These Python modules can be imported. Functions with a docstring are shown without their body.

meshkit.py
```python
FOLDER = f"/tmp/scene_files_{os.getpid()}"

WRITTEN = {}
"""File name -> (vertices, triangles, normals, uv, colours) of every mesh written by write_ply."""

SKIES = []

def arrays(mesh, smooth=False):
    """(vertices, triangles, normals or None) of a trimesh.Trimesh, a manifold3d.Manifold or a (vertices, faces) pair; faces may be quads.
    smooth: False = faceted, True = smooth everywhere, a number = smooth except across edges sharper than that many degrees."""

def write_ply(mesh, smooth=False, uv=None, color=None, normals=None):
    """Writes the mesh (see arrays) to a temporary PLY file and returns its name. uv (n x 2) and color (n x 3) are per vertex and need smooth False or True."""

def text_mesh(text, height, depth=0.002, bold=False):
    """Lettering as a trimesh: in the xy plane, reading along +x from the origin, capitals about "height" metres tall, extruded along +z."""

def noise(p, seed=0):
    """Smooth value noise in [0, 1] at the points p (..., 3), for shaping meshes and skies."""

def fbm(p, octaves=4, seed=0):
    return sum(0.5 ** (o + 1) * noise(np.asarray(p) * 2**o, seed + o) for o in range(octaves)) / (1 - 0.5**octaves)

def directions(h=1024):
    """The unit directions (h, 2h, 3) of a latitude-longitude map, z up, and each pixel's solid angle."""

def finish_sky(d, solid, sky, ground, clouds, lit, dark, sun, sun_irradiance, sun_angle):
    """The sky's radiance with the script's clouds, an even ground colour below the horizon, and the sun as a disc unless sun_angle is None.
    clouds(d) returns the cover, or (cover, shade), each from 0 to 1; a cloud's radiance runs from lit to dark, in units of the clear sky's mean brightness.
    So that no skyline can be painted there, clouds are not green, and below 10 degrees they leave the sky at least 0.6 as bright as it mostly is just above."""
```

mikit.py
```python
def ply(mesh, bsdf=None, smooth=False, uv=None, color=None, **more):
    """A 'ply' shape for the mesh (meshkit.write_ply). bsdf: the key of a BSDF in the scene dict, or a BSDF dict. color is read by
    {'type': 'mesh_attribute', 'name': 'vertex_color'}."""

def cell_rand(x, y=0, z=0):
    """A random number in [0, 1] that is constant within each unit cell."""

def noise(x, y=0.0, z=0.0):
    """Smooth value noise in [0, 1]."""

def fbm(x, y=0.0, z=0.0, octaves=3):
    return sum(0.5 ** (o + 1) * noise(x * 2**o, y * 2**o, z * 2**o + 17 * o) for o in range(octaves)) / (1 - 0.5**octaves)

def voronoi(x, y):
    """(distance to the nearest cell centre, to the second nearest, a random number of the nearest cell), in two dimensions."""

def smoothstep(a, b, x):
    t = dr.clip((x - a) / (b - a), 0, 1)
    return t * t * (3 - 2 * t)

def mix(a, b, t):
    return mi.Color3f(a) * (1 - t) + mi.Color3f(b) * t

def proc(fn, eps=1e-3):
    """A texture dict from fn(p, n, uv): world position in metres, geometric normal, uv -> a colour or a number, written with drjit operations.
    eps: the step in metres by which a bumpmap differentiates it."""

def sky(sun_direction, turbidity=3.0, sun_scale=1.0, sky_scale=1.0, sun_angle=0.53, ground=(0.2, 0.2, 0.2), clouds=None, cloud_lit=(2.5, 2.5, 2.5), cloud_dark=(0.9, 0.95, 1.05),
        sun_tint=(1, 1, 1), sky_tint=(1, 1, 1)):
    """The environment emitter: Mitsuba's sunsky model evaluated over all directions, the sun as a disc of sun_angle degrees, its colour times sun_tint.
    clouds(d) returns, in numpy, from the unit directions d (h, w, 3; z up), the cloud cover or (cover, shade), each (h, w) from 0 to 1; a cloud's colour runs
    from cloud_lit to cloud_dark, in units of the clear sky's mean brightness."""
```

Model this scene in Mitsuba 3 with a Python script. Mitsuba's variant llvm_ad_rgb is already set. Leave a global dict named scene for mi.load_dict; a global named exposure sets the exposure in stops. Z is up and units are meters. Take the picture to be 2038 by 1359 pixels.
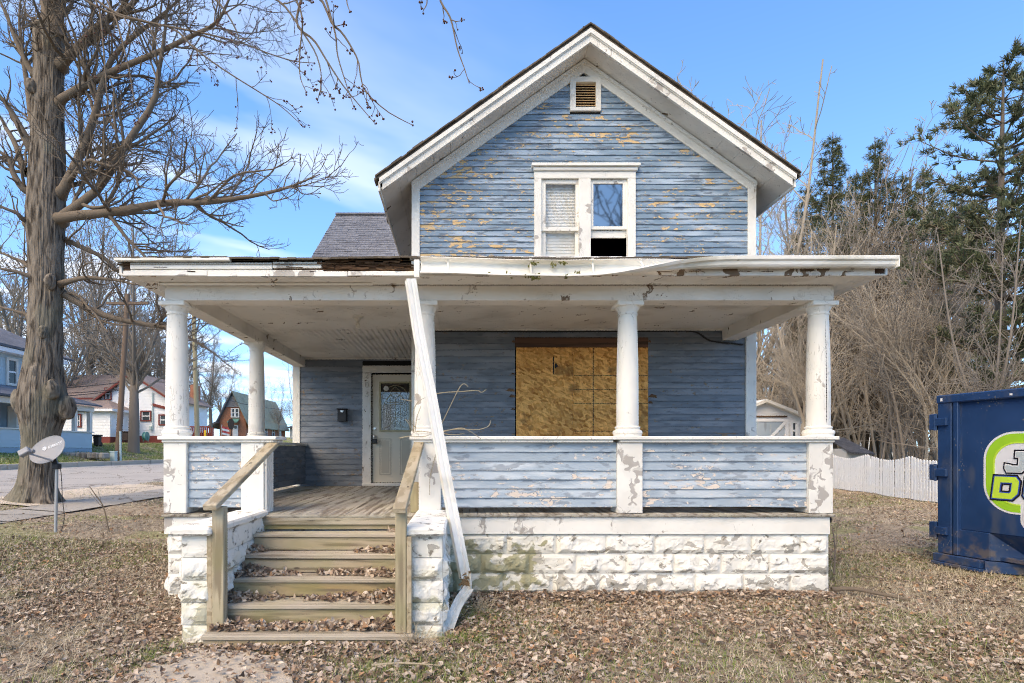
import math, random
import numpy as np, trimesh, shapely
import shapely.geometry as sg
from shapely import affinity
import mitsuba as mi, drjit as dr
import mikit, meshkit
from mikit import proc, noise, fbm, smoothstep, mix, cell_rand, voronoi

T = mi.ScalarTransform4f
scene, labels = {}, {}
# ------------------------------------------------------------------ camera, light, exposure
EYE, FPX, VX, VY = 1.58, 1147.0, 918.0, 897.0          # eye height; focal length and vanishing point in photo pixels (2038 x 1359)
scene['camera'] = {'type': 'perspective', 'fov': 83.25, 'fov_axis': 'x', 'principal_point_offset_x': 0.0496, 'principal_point_offset_y': -0.16,
                   'near_clip': 0.05, 'far_clip': 2000.0, 'to_world': T().look_at([0, 0, EYE], [0, 10, EYE], [0, 0, 1])}
exposure = 2.55


def clouds(d):
    az, el = np.arctan2(d[..., 0], d[..., 1]), np.arcsin(np.clip(d[..., 2], -1, 1))
    k = 1 / np.maximum(d[..., 2], 0.08)
    p = np.stack([d[..., 0] * k * 0.9, d[..., 1] * k * 0.9, 0 * k], -1)
    q = np.stack([(p[..., 0] * 0.8 + p[..., 1] * 0.6) * 1.0, (p[..., 1] * 0.8 - p[..., 0] * 0.6) * 2.6, 0 * k], -1)
    w = meshkit.fbm(q * 1.1 + 3.1, 6, 5)
    big = meshkit.fbm(p * 0.35 + 7.7, 3, 9)
    west = np.clip(0.5 - 1.1 * np.sin(az + 0.12), 0, 1)         # the cirrus bank lies to the west, the east is clear
    low = np.clip(1.2 - el / 0.62, 0.08, 1)
    c = np.clip((w - 0.45) / 0.24, 0, 1) * np.clip((big - 0.28) / 0.25, 0.15, 1) * west * low
    return np.clip(c * 1.6, 0, 0.8), np.full(c.shape, 0.1)


scene['sky'] = mikit.sky((-0.42, -0.72, 0.80), turbidity=3, sun_scale=0.48, sun_angle=46, sky_scale=1.5, clouds=clouds, cloud_lit=(1.9, 1.95, 2.05),
                         cloud_dark=(1.2, 1.25, 1.4), sky_tint=(0.80, 0.95, 1.08), sun_tint=(1, 0.91, 0.77))

# ------------------------------------------------------------------ helpers
rng = np.random.default_rng(7)
random.seed(7)


def at(px, py, Y):
    """A point of the place at depth Y, from its sighting in the photograph."""
    return np.array([(px - VX) / FPX * Y, Y, EYE - (py - VY) / FPX * Y])


def zat(py, Y): return EYE - (py - VY) / FPX * Y
def xat(px, Y): return (px - VX) / FPX * Y


def key(name):
    if name not in scene and name not in labels:
        return name
    i = 1
    while f'{name}_{i:03d}' in scene or f'{name}_{i:03d}' in labels:
        i += 1
    return f'{name}_{i:03d}'


def thing(name, label, cat, group=None):
    k = key(name)
    labels[k] = {'label': label, 'category': cat}
    if group:
        labels[k]['group'] = group
    return k


def obj(name, mesh, mat, parent=None, smooth=False, kind=None, label=None, **kw):
    k = key(f'{parent}__{name}' if parent else name)
    scene[k] = mikit.ply(mesh, mat, smooth=smooth, **kw)
    if kind or label:
        labels[k] = {}
        if kind:
            labels[k]['kind'] = kind
        if label:
            labels[k]['label'] = label
    return k


def solo(name, mesh, mat, label, cat, group=None, smooth=False, **kw):
    k = obj(name, mesh, mat, smooth=smooth, **kw)
    labels[k] = {'label': label, 'category': cat}
    if group:
        labels[k]['group'] = group
    return k


def cat(*ms):
    """Joins (vertices, triangles) pairs."""
    vs, fs, n = [], [], 0
    for v, f in ms:
        vs.append(np.asarray(v, float)); fs.append(np.asarray(f, int) + n); n += len(v)
    return np.vstack(vs), np.vstack(fs)


QF = np.array([[0, 2, 3], [0, 3, 1], [4, 5, 7], [4, 7, 6], [0, 1, 5], [0, 5, 4], [2, 6, 7], [2, 7, 3], [0, 4, 6], [0, 6, 2], [1, 3, 7], [1, 7, 5]])


def box(x0, x1, y0, y1, z0, z1):
    v = np.array([[x, y, z] for x in (x0, x1) for y in (y0, y1) for z in (z0, z1)], float)
    return v, np.array([[0, 1, 3], [0, 3, 2], [4, 6, 7], [4, 7, 5], [0, 4, 5], [0, 5, 1], [2, 3, 7], [2, 7, 6], [0, 2, 6], [0, 6, 4], [1, 5, 7], [1, 7, 3]])


_hull = {}


def cbox(x0, x1, y0, y1, z0, z1, b=0.006):
    """A box with chamfered edges."""
    b = min(b, 0.45 * abs(x1 - x0), 0.45 * abs(y1 - y0), 0.45 * abs(z1 - z0))
    c = np.array([(x0 + x1) / 2, (y0 + y1) / 2, (z0 + z1) / 2]); h = np.array([abs(x1 - x0), abs(y1 - y0), abs(z1 - z0)]) / 2
    if 'f' not in _hull:
        s = np.array([[a, bb, cc] for a in (-1, 1) for bb in (-1, 1) for cc in (-1, 1)], float)
        p = np.vstack([s * (1, .8, .8), s * (.8, 1, .8), s * (.8, .8, 1)])
        m = trimesh.Trimesh(p, trimesh.convex.convex_hull(p).faces, process=False) if False else trimesh.convex.convex_hull(p)
        # map hull vertices back to sign / which-axis
        _hull['v'], _hull['f'] = np.array(m.vertices), np.array(m.faces)
    v = _hull['v']
    sg_, full = np.sign(v), np.abs(v) > 0.9
    return c + sg_ * (h - np.where(full, 0, b)), _hull['f']


def xf(m, R=None, t=(0, 0, 0)):
    v, f = m
    v = np.asarray(v, float)
    if R is not None:
        v = v @ np.asarray(R, float).T
    return v + np.asarray(t, float), f


def frame(u, v, w):
    return np.stack([np.asarray(a, float) for a in (u, v, w)], 1)


def unit(a):
    a = np.asarray(a, float)
    return a / np.linalg.norm(a)


def beam(p0, p1, w, h, up=(0, 0, 1), b=0.004):
    """A board from p0 to p1: w across, h along up."""
    p0, p1 = np.asarray(p0, float), np.asarray(p1, float)
    d = unit(p1 - p0); s = unit(np.cross(d, up)); u = np.cross(s, d)
    L = np.linalg.norm(p1 - p0)
    return xf(cbox(0, L, -w / 2, w / 2, -h / 2, h / 2, b), frame(d, -s, u), p0)


def tubes(P, R, s=5, cap=False):
    P, R = np.asarray(P, float), np.asarray(R, float)
    if P.ndim == 2:
        P, R = P[None], np.broadcast_to(R, P.shape[:1])[None]
    N, K, _ = P.shape
    t = np.gradient(P, axis=1); t /= np.linalg.norm(t, axis=-1, keepdims=True) + 1e-12
    m = t.mean(1)
    ref = np.where(np.abs(m[:, 2:]) < 0.85, [[0, 0, 1.0]], [[1.0, 0, 0]])[:, None]
    a = np.cross(t, np.broadcast_to(ref, t.shape)); a /= np.linalg.norm(a, axis=-1, keepdims=True) + 1e-12
    b = np.cross(t, a)
    g = np.arange(s) * 2 * np.pi / s
    v = P[:, :, None] + R[..., None, None] * (np.cos(g)[:, None] * a[:, :, None] + np.sin(g)[:, None] * b[:, :, None])
    n, i, j = np.meshgrid(np.arange(N), np.arange(K - 1), np.arange(s), indexing='ij')
    o = (n * K + i) * s
    j2 = (j + 1) % s
    f = np.vstack([np.stack([o + j, o + j2, o + s + j2], -1).reshape(-1, 3), np.stack([o + j, o + s + j2, o + s + j], -1).reshape(-1, 3)])
    v = v.reshape(-1, 3)
    if cap:
        base = len(v); ends = []
        for q in range(N):
            for kk in (0, K - 1):
                v = np.vstack([v, P[q, kk]]); c = len(v) - 1
                oo = (q * K + kk) * s
                ends += [[oo + jj, oo + (jj + 1) % s, c] for jj in range(s)]
        f = np.vstack([f, ends])
    return v, f


def smoothpath(pts, n):
    """A Catmull-Rom path through pts with n points."""
    p = np.asarray(pts, float)
    q = np.vstack([2 * p[0] - p[1], p, 2 * p[-1] - p[-2]])
    u = np.linspace(0, len(p) - 1 - 1e-9, n); i = u.astype(int); t = (u - i)[:, None]
    a, b, c, d = q[i], q[i + 1], q[i + 2], q[i + 3]
    return 0.5 * (2 * b + (c - a) * t + (2 * a - 5 * b + 4 * c - d) * t**2 + (3 * b - a - 3 * c + d) * t**3)


def lathe(prof, n=24, c=(0, 0, 0)):
    """prof: (radius, z) pairs, about the z axis."""
    p = np.asarray(prof, float); g = np.arange(n) * 2 * np.pi / n
    v = np.stack([p[:, :1] * np.cos(g), p[:, :1] * np.sin(g), np.broadcast_to(p[:, 1:], (len(p), n))], -1).reshape(-1, 3)
    i, j = np.meshgrid(np.arange(len(p) - 1), np.arange(n), indexing='ij')
    a, b = i * n + j, i * n + (j + 1) % n
    f = np.vstack([np.stack([a, b, b + n], -1).reshape(-1, 3), np.stack([a, b + n, a + n], -1).reshape(-1, 3)])
    return v + np.asarray(c, float), f


def sheet(X, Y, Z):
    """A grid surface from 2-D arrays."""
    h, w = X.shape
    i, j = np.meshgrid(np.arange(h - 1), np.arange(w - 1), indexing='ij')
    a = i * w + j
    f = np.vstack([np.stack([a, a + 1, a + w + 1], -1).reshape(-1, 3), np.stack([a, a + w + 1, a + w], -1).reshape(-1, 3)])
    return np.stack([X, Y, Z], -1).reshape(-1, 3), f


def prism(poly, R, t, depth):
    """A 2-D shapely polygon, extruded, placed with the frame R and origin t."""
    parts = []
    for g in getattr(poly, 'geoms', [poly]):
        m = trimesh.creation.extrude_polygon(g, depth, engine='earcut')
        parts.append((np.array(m.vertices), np.array(m.faces)))
    return xf(cat(*parts), R, t)


XZ = frame((1, 0, 0), (0, 0, 1), (0, -1, 0))       # drawings on a wall that faces the street: x right, y up, depth towards the street


def ss(a, b, x):
    t = np.clip((x - a) / (b - a), 0, 1)
    return t * t * (3 - 2 * t)


def terrain(x, y):
    x, y = np.broadcast_arrays(np.asarray(x, float), np.asarray(y, float))
    l = np.clip(-x - 3.5, 0, None)
    z = 0.07 * np.minimum(l, 13.9)
    b = np.clip(-x - 17.4, 0, None)
    z = z + 0.10 * ss(0.0, 0.35, b) + 0.22 * np.clip(b - 0.7, 0, 3.2) + 0.028 * np.clip(y - 32, 0, 130) * ss(1, 5, b)
    z = z + 0.035 * np.clip(x - 7.2, 0, 6) - 0.03 * ss(4.5, 6.5, x)
    road = ss(-17.5, -17.35, x) * (1 - ss(-10.75, -10.6, x))
    n = meshkit.fbm(np.stack([x * 0.9, y * 0.9, 0 * x], -1), 3, 3) - 0.5
    z = z + 0.09 * n * (1 - road) * ss(-0.2, 0.4, np.minimum(np.abs(y - 2.5) + 0, 9))
    return z - 0.14 * road
# ------------------------------------------------------------------ materials
def bsdf(name, color, rough=0.6, spec=0.3, metallic=0.0, bump=None, bscale=0.004, eps=2e-3, **kw):
    c = color if isinstance(color, dict) else {'type': 'rgb', 'value': list(color)}
    b = {'type': 'principled', 'base_color': c, 'roughness': rough, 'specular': spec, 'metallic': metallic, **kw}
    if bump is not None:
        b = {'type': 'bumpmap', 'arbitrary': proc(bump, eps), 'scale': bscale, 'bsdf': b}
    scene[name] = {'type': 'twosided', 'bsdf': b}
    return name


def siding(base, dark, bare, amount, chalk, scuff=1.0):
    """Flaking clapboard paint. uv: metres along the board (offset per board), 0..1 up the board. amount(p): how much has come off."""
    def fn(p, n, uv):
        u, v = uv.x, uv.y
        row = dr.floor(u / 40)
        big = fbm(u * 2.0, v * 0.6 + row * 3.1, 2, 3)
        fine = fbm(u * 13 + 0.6 * noise(u * 21, v * 5 + row), v * 2.8 + row * 5.3, 7, 4)
        f = big * 0.42 + fine * 0.58 + amount(p, u, v)
        peel = smoothstep(0.62, 0.635, f)
        rim = smoothstep(0.575, 0.62, f) * (1 - peel)
        c = mix(base, chalk, smoothstep(0.38, 0.75, fbm(u * 2.2, v * 0.8 + row, 11, 3)))
        c = c * (0.94 + 0.12 * cell_rand(row, 3))
        sc = smoothstep(0.58, 0.74, fbm(u * 7, v * 2.4 + row * 2, 23, 3)) * scuff
        c = mix(c, dark, sc * 0.55)
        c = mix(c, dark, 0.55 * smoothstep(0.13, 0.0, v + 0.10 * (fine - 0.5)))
        c = mix(c, dark, rim * 0.7)
        tiny = smoothstep(0.66, 0.70, fbm(u * 34, v * 5 + row * 3.3, 41, 3)) * smoothstep(0.42, 0.56, f)
        peel = dr.maximum(peel, tiny)
        wood = mix(bare[0], bare[1], fbm(u * 4, v * 9 + row, 5, 2))
        return mix(c, wood, peel)
    return proc(fn)


def gable_amount(p, u, v):
    left = smoothstep(1.6, -0.5, p.x) * smoothstep(6.15, 5.6, p.z)
    band = smoothstep(0.28, 0.05, dr.abs(p.z - 6.20)) * smoothstep(1.3, 0.5, dr.abs(p.x - 1.75))
    right = smoothstep(3.1, 4.0, p.x) * smoothstep(0.45, 0.1, dr.abs(p.z - 5.25))
    return -0.060 + 0.100 * left + 0.075 * band + 0.05 * right + 0.015 * smoothstep(6.5, 6.9, p.z)


def porch_amount(p, u, v):
    low = smoothstep(2.3, 1.5, p.z) * smoothstep(3.3, 3.9, p.x)
    return -0.12 + 0.15 * low + 0.07 * smoothstep(1.7, 1.2, p.z) * smoothstep(-0.8, -1.2, p.x)


def rail_amount(p, u, v): return mi.Float(-0.055) + 0.045 * smoothstep(1.45, 1.0, p.z)


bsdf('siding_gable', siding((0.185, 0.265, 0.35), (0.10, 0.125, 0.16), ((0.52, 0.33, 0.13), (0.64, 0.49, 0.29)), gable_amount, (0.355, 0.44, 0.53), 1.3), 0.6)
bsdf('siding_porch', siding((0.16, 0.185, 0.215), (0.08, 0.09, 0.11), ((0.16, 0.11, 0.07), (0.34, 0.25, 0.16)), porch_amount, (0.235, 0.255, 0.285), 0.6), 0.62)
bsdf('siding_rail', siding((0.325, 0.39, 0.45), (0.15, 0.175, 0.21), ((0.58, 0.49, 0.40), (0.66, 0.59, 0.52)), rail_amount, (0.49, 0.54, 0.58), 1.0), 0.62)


def white(base, dirt, primer, amount, vert=True, grime=0.25, cracks=0.55, k=1.0, eave=0.0):
    def fn(p, n, uv):
        x, y, z = p.x, p.y, p.z
        wa = noise(x * 19 + y * 11, z * 19, 5) * 0.09
        x = x + wa; z = z + 0.09 * noise(z * 17, x * 19 + y * 13, 9)
        f = fbm(x * 7 * k + y * 5, z * 4.2 * k + y, y * 6, 5)
        c = mix(base, dirt, smoothstep(0.42, 0.8, fbm(x * 2.1, z * 2.3, y * 2.0, 4)) * grime)
        if cracks:
            crack = smoothstep(0.72, 0.82, noise(x * 110, z * (4 if vert else 70), y * 110)) * smoothstep(0.45, 0.7, fbm(x * 4, z * 4, y * 4 + 9, 2))
            c = mix(c, dirt, crack * cracks)
        if eave:
            f = f + eave * smoothstep(5.98, 5.84, y) * smoothstep(3.30, 3.37, z)
        m = smoothstep(amount, amount + 0.015, f)
        m = dr.maximum(m, smoothstep(0.68, 0.71, fbm(x * 38 + y * 20, z * 22, y * 30, 3)) * smoothstep(amount - 0.20, amount - 0.04, f))
        rim = smoothstep(amount - 0.025, amount, f) * (1 - m)
        c = mix(c, (0.25, 0.23, 0.2), rim * 0.4)
        pr = mix(primer, (primer[0] * 0.75, primer[1] * 0.72, primer[2] * 0.68), fbm(x * 9, y * 9, z * 5, 2))
        return mix(c, pr, m)
    return proc(fn)


W0 = (0.80, 0.775, 0.705)
bsdf('white_trim', white(W0, (0.50, 0.47, 0.41), (0.42, 0.37, 0.31), 0.80, True, 0.35), 0.5)
bsdf('white_peel', white(W0, (0.48, 0.45, 0.40), (0.47, 0.44, 0.40), 0.672, True, 0.4), 0.55)
bsdf('white_column', white(W0, (0.46, 0.43, 0.38), (0.50, 0.46, 0.41), 0.735, True, 0.35, 0.8), 0.5)
bsdf('white_dirty', white((0.74, 0.705, 0.64), (0.46, 0.42, 0.355), (0.20, 0.14, 0.09), 0.745, False, 0.55, 0.5, 1.6, 0.13), 0.6)
bsdf('white_vinyl', white((0.81, 0.785, 0.715), (0.46, 0.43, 0.33), (0.30, 0.27, 0.16), 0.83, True, 0.7, 0), 0.35, 0.4)


def block_fn(p0, n, uv):
    p = mi.Point3f(p0.x + 0.10 * noise(p0.x * 13, p0.z * 13, p0.y * 13), p0.y, p0.z + 0.10 * noise(p0.z * 14 + 5, p0.x * 13, p0.y * 9))
    f = fbm(p.x * 5.3, p.y * 6, p.z * 8.5, 5)
    g = fbm(p.x * 16, p.y * 16, p.z * 21, 4)
    low = smoothstep(0.75, 0.0, p.z)
    chip = smoothstep(0.607, 0.622, 0.55 * f + 0.45 * g + 0.07 * low + 0.13 * dr.maximum(-n.z, 0))
    c = mix((0.80, 0.775, 0.70), (0.55, 0.53, 0.47), smoothstep(0.48, 0.75, g) * 0.8)
    c = mix(c, (0.66, 0.64, 0.57), smoothstep(0.4, 0.7, fbm(p.x * 1.3, p.y, p.z * 1.6, 3)) * 0.5)
    c = mix(c, mix((0.30, 0.28, 0.24), (0.50, 0.47, 0.42), g), chip)
    c = mix(c, (0.16, 0.14, 0.11), smoothstep(0.68, 0.73, g) * 0.8)
    c = mix(c, (0.40, 0.37, 0.30), smoothstep(0.22, 0.02, p.z) * 0.55 * smoothstep(0.3, 0.6, g))
    damp = smoothstep(1.5, 0.1, dr.abs(p.x - 0.1)) * smoothstep(5.3, 5.9, p.y) * smoothstep(1.0, 0.45, p.z)
    m = smoothstep(0.545, 0.60, fbm(p.x * 6.5 + 5, p.z * 8, p.y * 7, 5) * 0.80 + damp * 0.20)
    c = mix(c, mix((0.11, 0.11, 0.04), (0.32, 0.30, 0.16), g), m * smoothstep(0.0, 0.25, damp) * 0.9)
    c = mix(c, (0.50, 0.48, 0.33), damp * 0.35)
    side = smoothstep(6.3, 5.9, p.y) * smoothstep(1.0, 0.3, p.z) * smoothstep(0.40, 0.62, f)
    return mix(c, (0.46, 0.45, 0.28), side * 0.5)


bsdf('block_paint', proc(block_fn), 0.75, 0.2)


def wood(c0, c1, c2, axis, green=0.0):
    def fn(p, n, uv):
        a, b, c = {'x': (p.x, p.y, p.z), 'y': (p.y, p.x, p.z), 'z': (p.z, p.x, p.y)}[axis]
        g = fbm(a * 1.7, b * 22, c * 22, 3)
        w = fbm(a * 0.8, b * 6, c * 6, 3)
        col = mix(c0, c1, smoothstep(0.3, 0.7, w))
        col = mix(col, c2, smoothstep(0.46, 0.68, g) * 0.85)
        col = mix(col, (0.22, 0.23, 0.08), green * smoothstep(0.42, 0.7, fbm(p.x * 3, p.y * 3, p.z * 4 + 4, 3)))
        return mix(col, (0.05, 0.04, 0.03), smoothstep(0.90, 0.94, noise(a * 7, b * 26, c * 26)) * 0.7)
    return proc(fn)


bsdf('step_wood', wood((0.34, 0.25, 0.12), (0.43, 0.36, 0.25), (0.17, 0.13, 0.085), 'x', 0.35), 0.7)
bsdf('step_tread', wood((0.36, 0.31, 0.24), (0.46, 0.40, 0.31), (0.20, 0.16, 0.115), 'x', 0.18), 0.75)
bsdf('rail_wood', wood((0.40, 0.33, 0.22), (0.48, 0.41, 0.29), (0.29, 0.23, 0.145), 'y', 0.10), 0.7)
bsdf('post_wood', wood((0.38, 0.32, 0.20), (0.47, 0.41, 0.29), (0.20, 0.16, 0.10), 'z', 0.25), 0.7)
bsdf('floor_wood', wood((0.30, 0.27, 0.23), (0.40, 0.37, 0.31), (0.17, 0.14, 0.11), 'y', 0.15), 0.75)
bsdf('rot_wood', wood((0.10, 0.055, 0.03), (0.22, 0.13, 0.07), (0.03, 0.02, 0.015), 'x'), 0.9)
bsdf('header_wood', wood((0.10, 0.055, 0.035), (0.15, 0.08, 0.05), (0.06, 0.035, 0.025), 'x'), 0.8)


def osb_fn(p, n, uv):
    col = mi.Color3f(0.66, 0.30, 0.065)
    for k, (ang, s1, s2) in enumerate(((0.5, 13, 38), (1.9, 14, 42), (2.8, 12, 36))):
        u = p.x * math.cos(ang) + p.z * math.sin(ang); v = p.z * math.cos(ang) - p.x * math.sin(ang)
        d1, d2, r = voronoi(u * s1 + k * 7, v * s2)
        c = mix((0.36, 0.13, 0.02), (0.98, 0.55, 0.17), r)
        col = mix(col, c, 0.75 * smoothstep(0.0, 0.12, d2 - d1) * smoothstep(0.25, 0.5, cell_rand(dr.floor(r * 997), k)))
    col = col * (0.75 + 0.5 * fbm(p.x * 2, p.z * 2, 3, 2))
    return mix(col, (0.16, 0.08, 0.025), smoothstep(0.62, 0.74, fbm(p.x * 5, p.z * 4, 1, 4)) * 0.55)


bsdf('osb', proc(osb_fn), 0.7)


def shingle(c0, c1):
    def fn(p, n, uv):
        r = cell_rand(dr.floor(p.x * 6), dr.floor(p.z * 8), dr.floor(p.y * 6))
        g = fbm(p.x * 40, p.y * 40, p.z * 40, 2)
        return mix(c0, c1, 0.6 * r + 0.4 * g) * (0.75 + 0.5 * fbm(p.x * 0.8, p.y * 0.8, p.z * 0.8, 2))
    return proc(fn)


bsdf('shingle_gray', shingle((0.15, 0.15, 0.165), (0.27, 0.27, 0.28)), 0.9, 0.1)
bsdf('shingle_dark', shingle((0.08, 0.065, 0.05), (0.20, 0.165, 0.125)), 0.9, 0.1)
bsdf('shingle_brown', shingle((0.20, 0.15, 0.125), (0.28, 0.22, 0.185)), 0.9, 0.1)
bsdf('shingle_green', shingle((0.22, 0.22, 0.15), (0.36, 0.35, 0.26)), 0.9, 0.1)
bsdf('shingle_slate', shingle((0.10, 0.10, 0.11), (0.17, 0.17, 0.18)), 0.9, 0.1)


def bark_height(p, octv):
    w = fbm(p.x * 4, p.y * 4, p.z * 2.2, 2) * 2.2
    return fbm(p.x * 19 + w, p.y * 19 + w, p.z * 2.9 + w * .6, octv)


def bark_col(c0, c1, c2):
    def fn(p, n, uv):
        r = bark_height(p, 4)
        c = mix(c0, c1, smoothstep(0.35, 0.65, r))
        c = mix(c, (0.03, 0.025, 0.02), smoothstep(0.43, 0.30, r) * 0.65)
        return mix(c, c2, smoothstep(0.55, 0.72, fbm(p.x * 2, p.y * 2, p.z * 1.1 + 3, 3)) * 0.6)
    return proc(fn)


def bark_bump(p, n, uv): return bark_height(p, 3)


bsdf('bark', bark_col((0.13, 0.108, 0.085), (0.235, 0.20, 0.16), (0.19, 0.18, 0.135)), 0.9, 0.1, bump=bark_bump, bscale=0.05, eps=6e-3)
bsdf('bark_near', (0.18, 0.145, 0.11), 0.9, 0.1)
bsdf('bark_far', (0.20, 0.17, 0.14), 0.9, 0.1)
bsdf('twig', (0.17, 0.135, 0.10), 0.85, 0.1)
bsdf('twig_dark', (0.15, 0.115, 0.08), 0.85, 0.1)
bsdf('twig_tan', (0.40, 0.34, 0.26), 0.85, 0.1)
bsdf('twig_gray', (0.25, 0.215, 0.175), 0.85, 0.1)
bsdf('bud', (0.11, 0.05, 0.035), 0.7)
VC = {'type': 'mesh_attribute', 'name': 'vertex_color'}
bsdf('litter', VC, 0.8, 0.15)
bsdf('needle', VC, 0.7, 0.2)


def ground_fn(p, n, uv):
    a = fbm(p.x * 1.3, p.y * 1.3, 0, 4)
    f = fbm(p.x * 22, p.y * 22, 2, 3)
    g = fbm(p.x * 60, p.y * 60, 4, 2)
    c = mix((0.13, 0.10, 0.072), (0.36, 0.30, 0.22), smoothstep(0.3, 0.7, 0.5 * f + 0.5 * g))
    far = smoothstep(9.0, 20.0, dr.sqrt(p.x * p.x + p.y * p.y))
    lawn = smoothstep(-10.0, -18.0, p.x)
    gr = smoothstep(0.50, 0.66, a + 0.22 * lawn)
    c = mix(c, mix((0.12, 0.155, 0.04), (0.27, 0.27, 0.10), f), gr * (0.45 + 0.5 * lawn))
    return mix(c, (0.37, 0.30, 0.20), far * 0.35 * smoothstep(0.5, 0.4, a))


bsdf('earth', proc(ground_fn), 0.95, 0.05)


def pave(c0, c1, crack):
    def fn(p, n, uv):
        f = fbm(p.x * 2.2, p.y * 1.1, 1, 4); g = fbm(p.x * 40, p.y * 40, 2, 2)
        d1, d2, r = voronoi(p.x * 0.45 + 0.35 * f, p.y * 0.25 + 0.3 * f)
        c = mix(c0, c1, 0.6 * f + 0.4 * g)
        return mix(c, crack, smoothstep(0.035, 0.012, d2 - d1) * 0.7)
    return proc(fn)


bsdf('asphalt', pave((0.27, 0.25, 0.22), (0.40, 0.37, 0.33), (0.13, 0.11, 0.09)), 0.9, 0.1)
bsdf('concrete', pave((0.24, 0.22, 0.19), (0.38, 0.35, 0.30), (0.12, 0.1, 0.08)), 0.9, 0.1)
bsdf('concrete_light', pave((0.40, 0.34, 0.26), (0.54, 0.47, 0.375), (0.2, 0.17, 0.13)), 0.9, 0.1)


def brick_fn(p, n, uv):
    u = p.x + p.y; row = dr.floor(p.z / 0.08)
    fx = (u / 0.22 + 0.5 * (row - 2 * dr.floor(row / 2))); fx = fx - dr.floor(fx); fz = p.z / 0.08 - row
    j = dr.maximum(smoothstep(0.06, 0.02, fx), smoothstep(0.16, 0.06, fz))
    return mix(mix((0.33, 0.13, 0.075), (0.44, 0.20, 0.12), noise(u * 9, row)), (0.34, 0.29, 0.24), j * 0.6)


bsdf('brick', proc(brick_fn), 0.9, 0.1)


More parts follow.
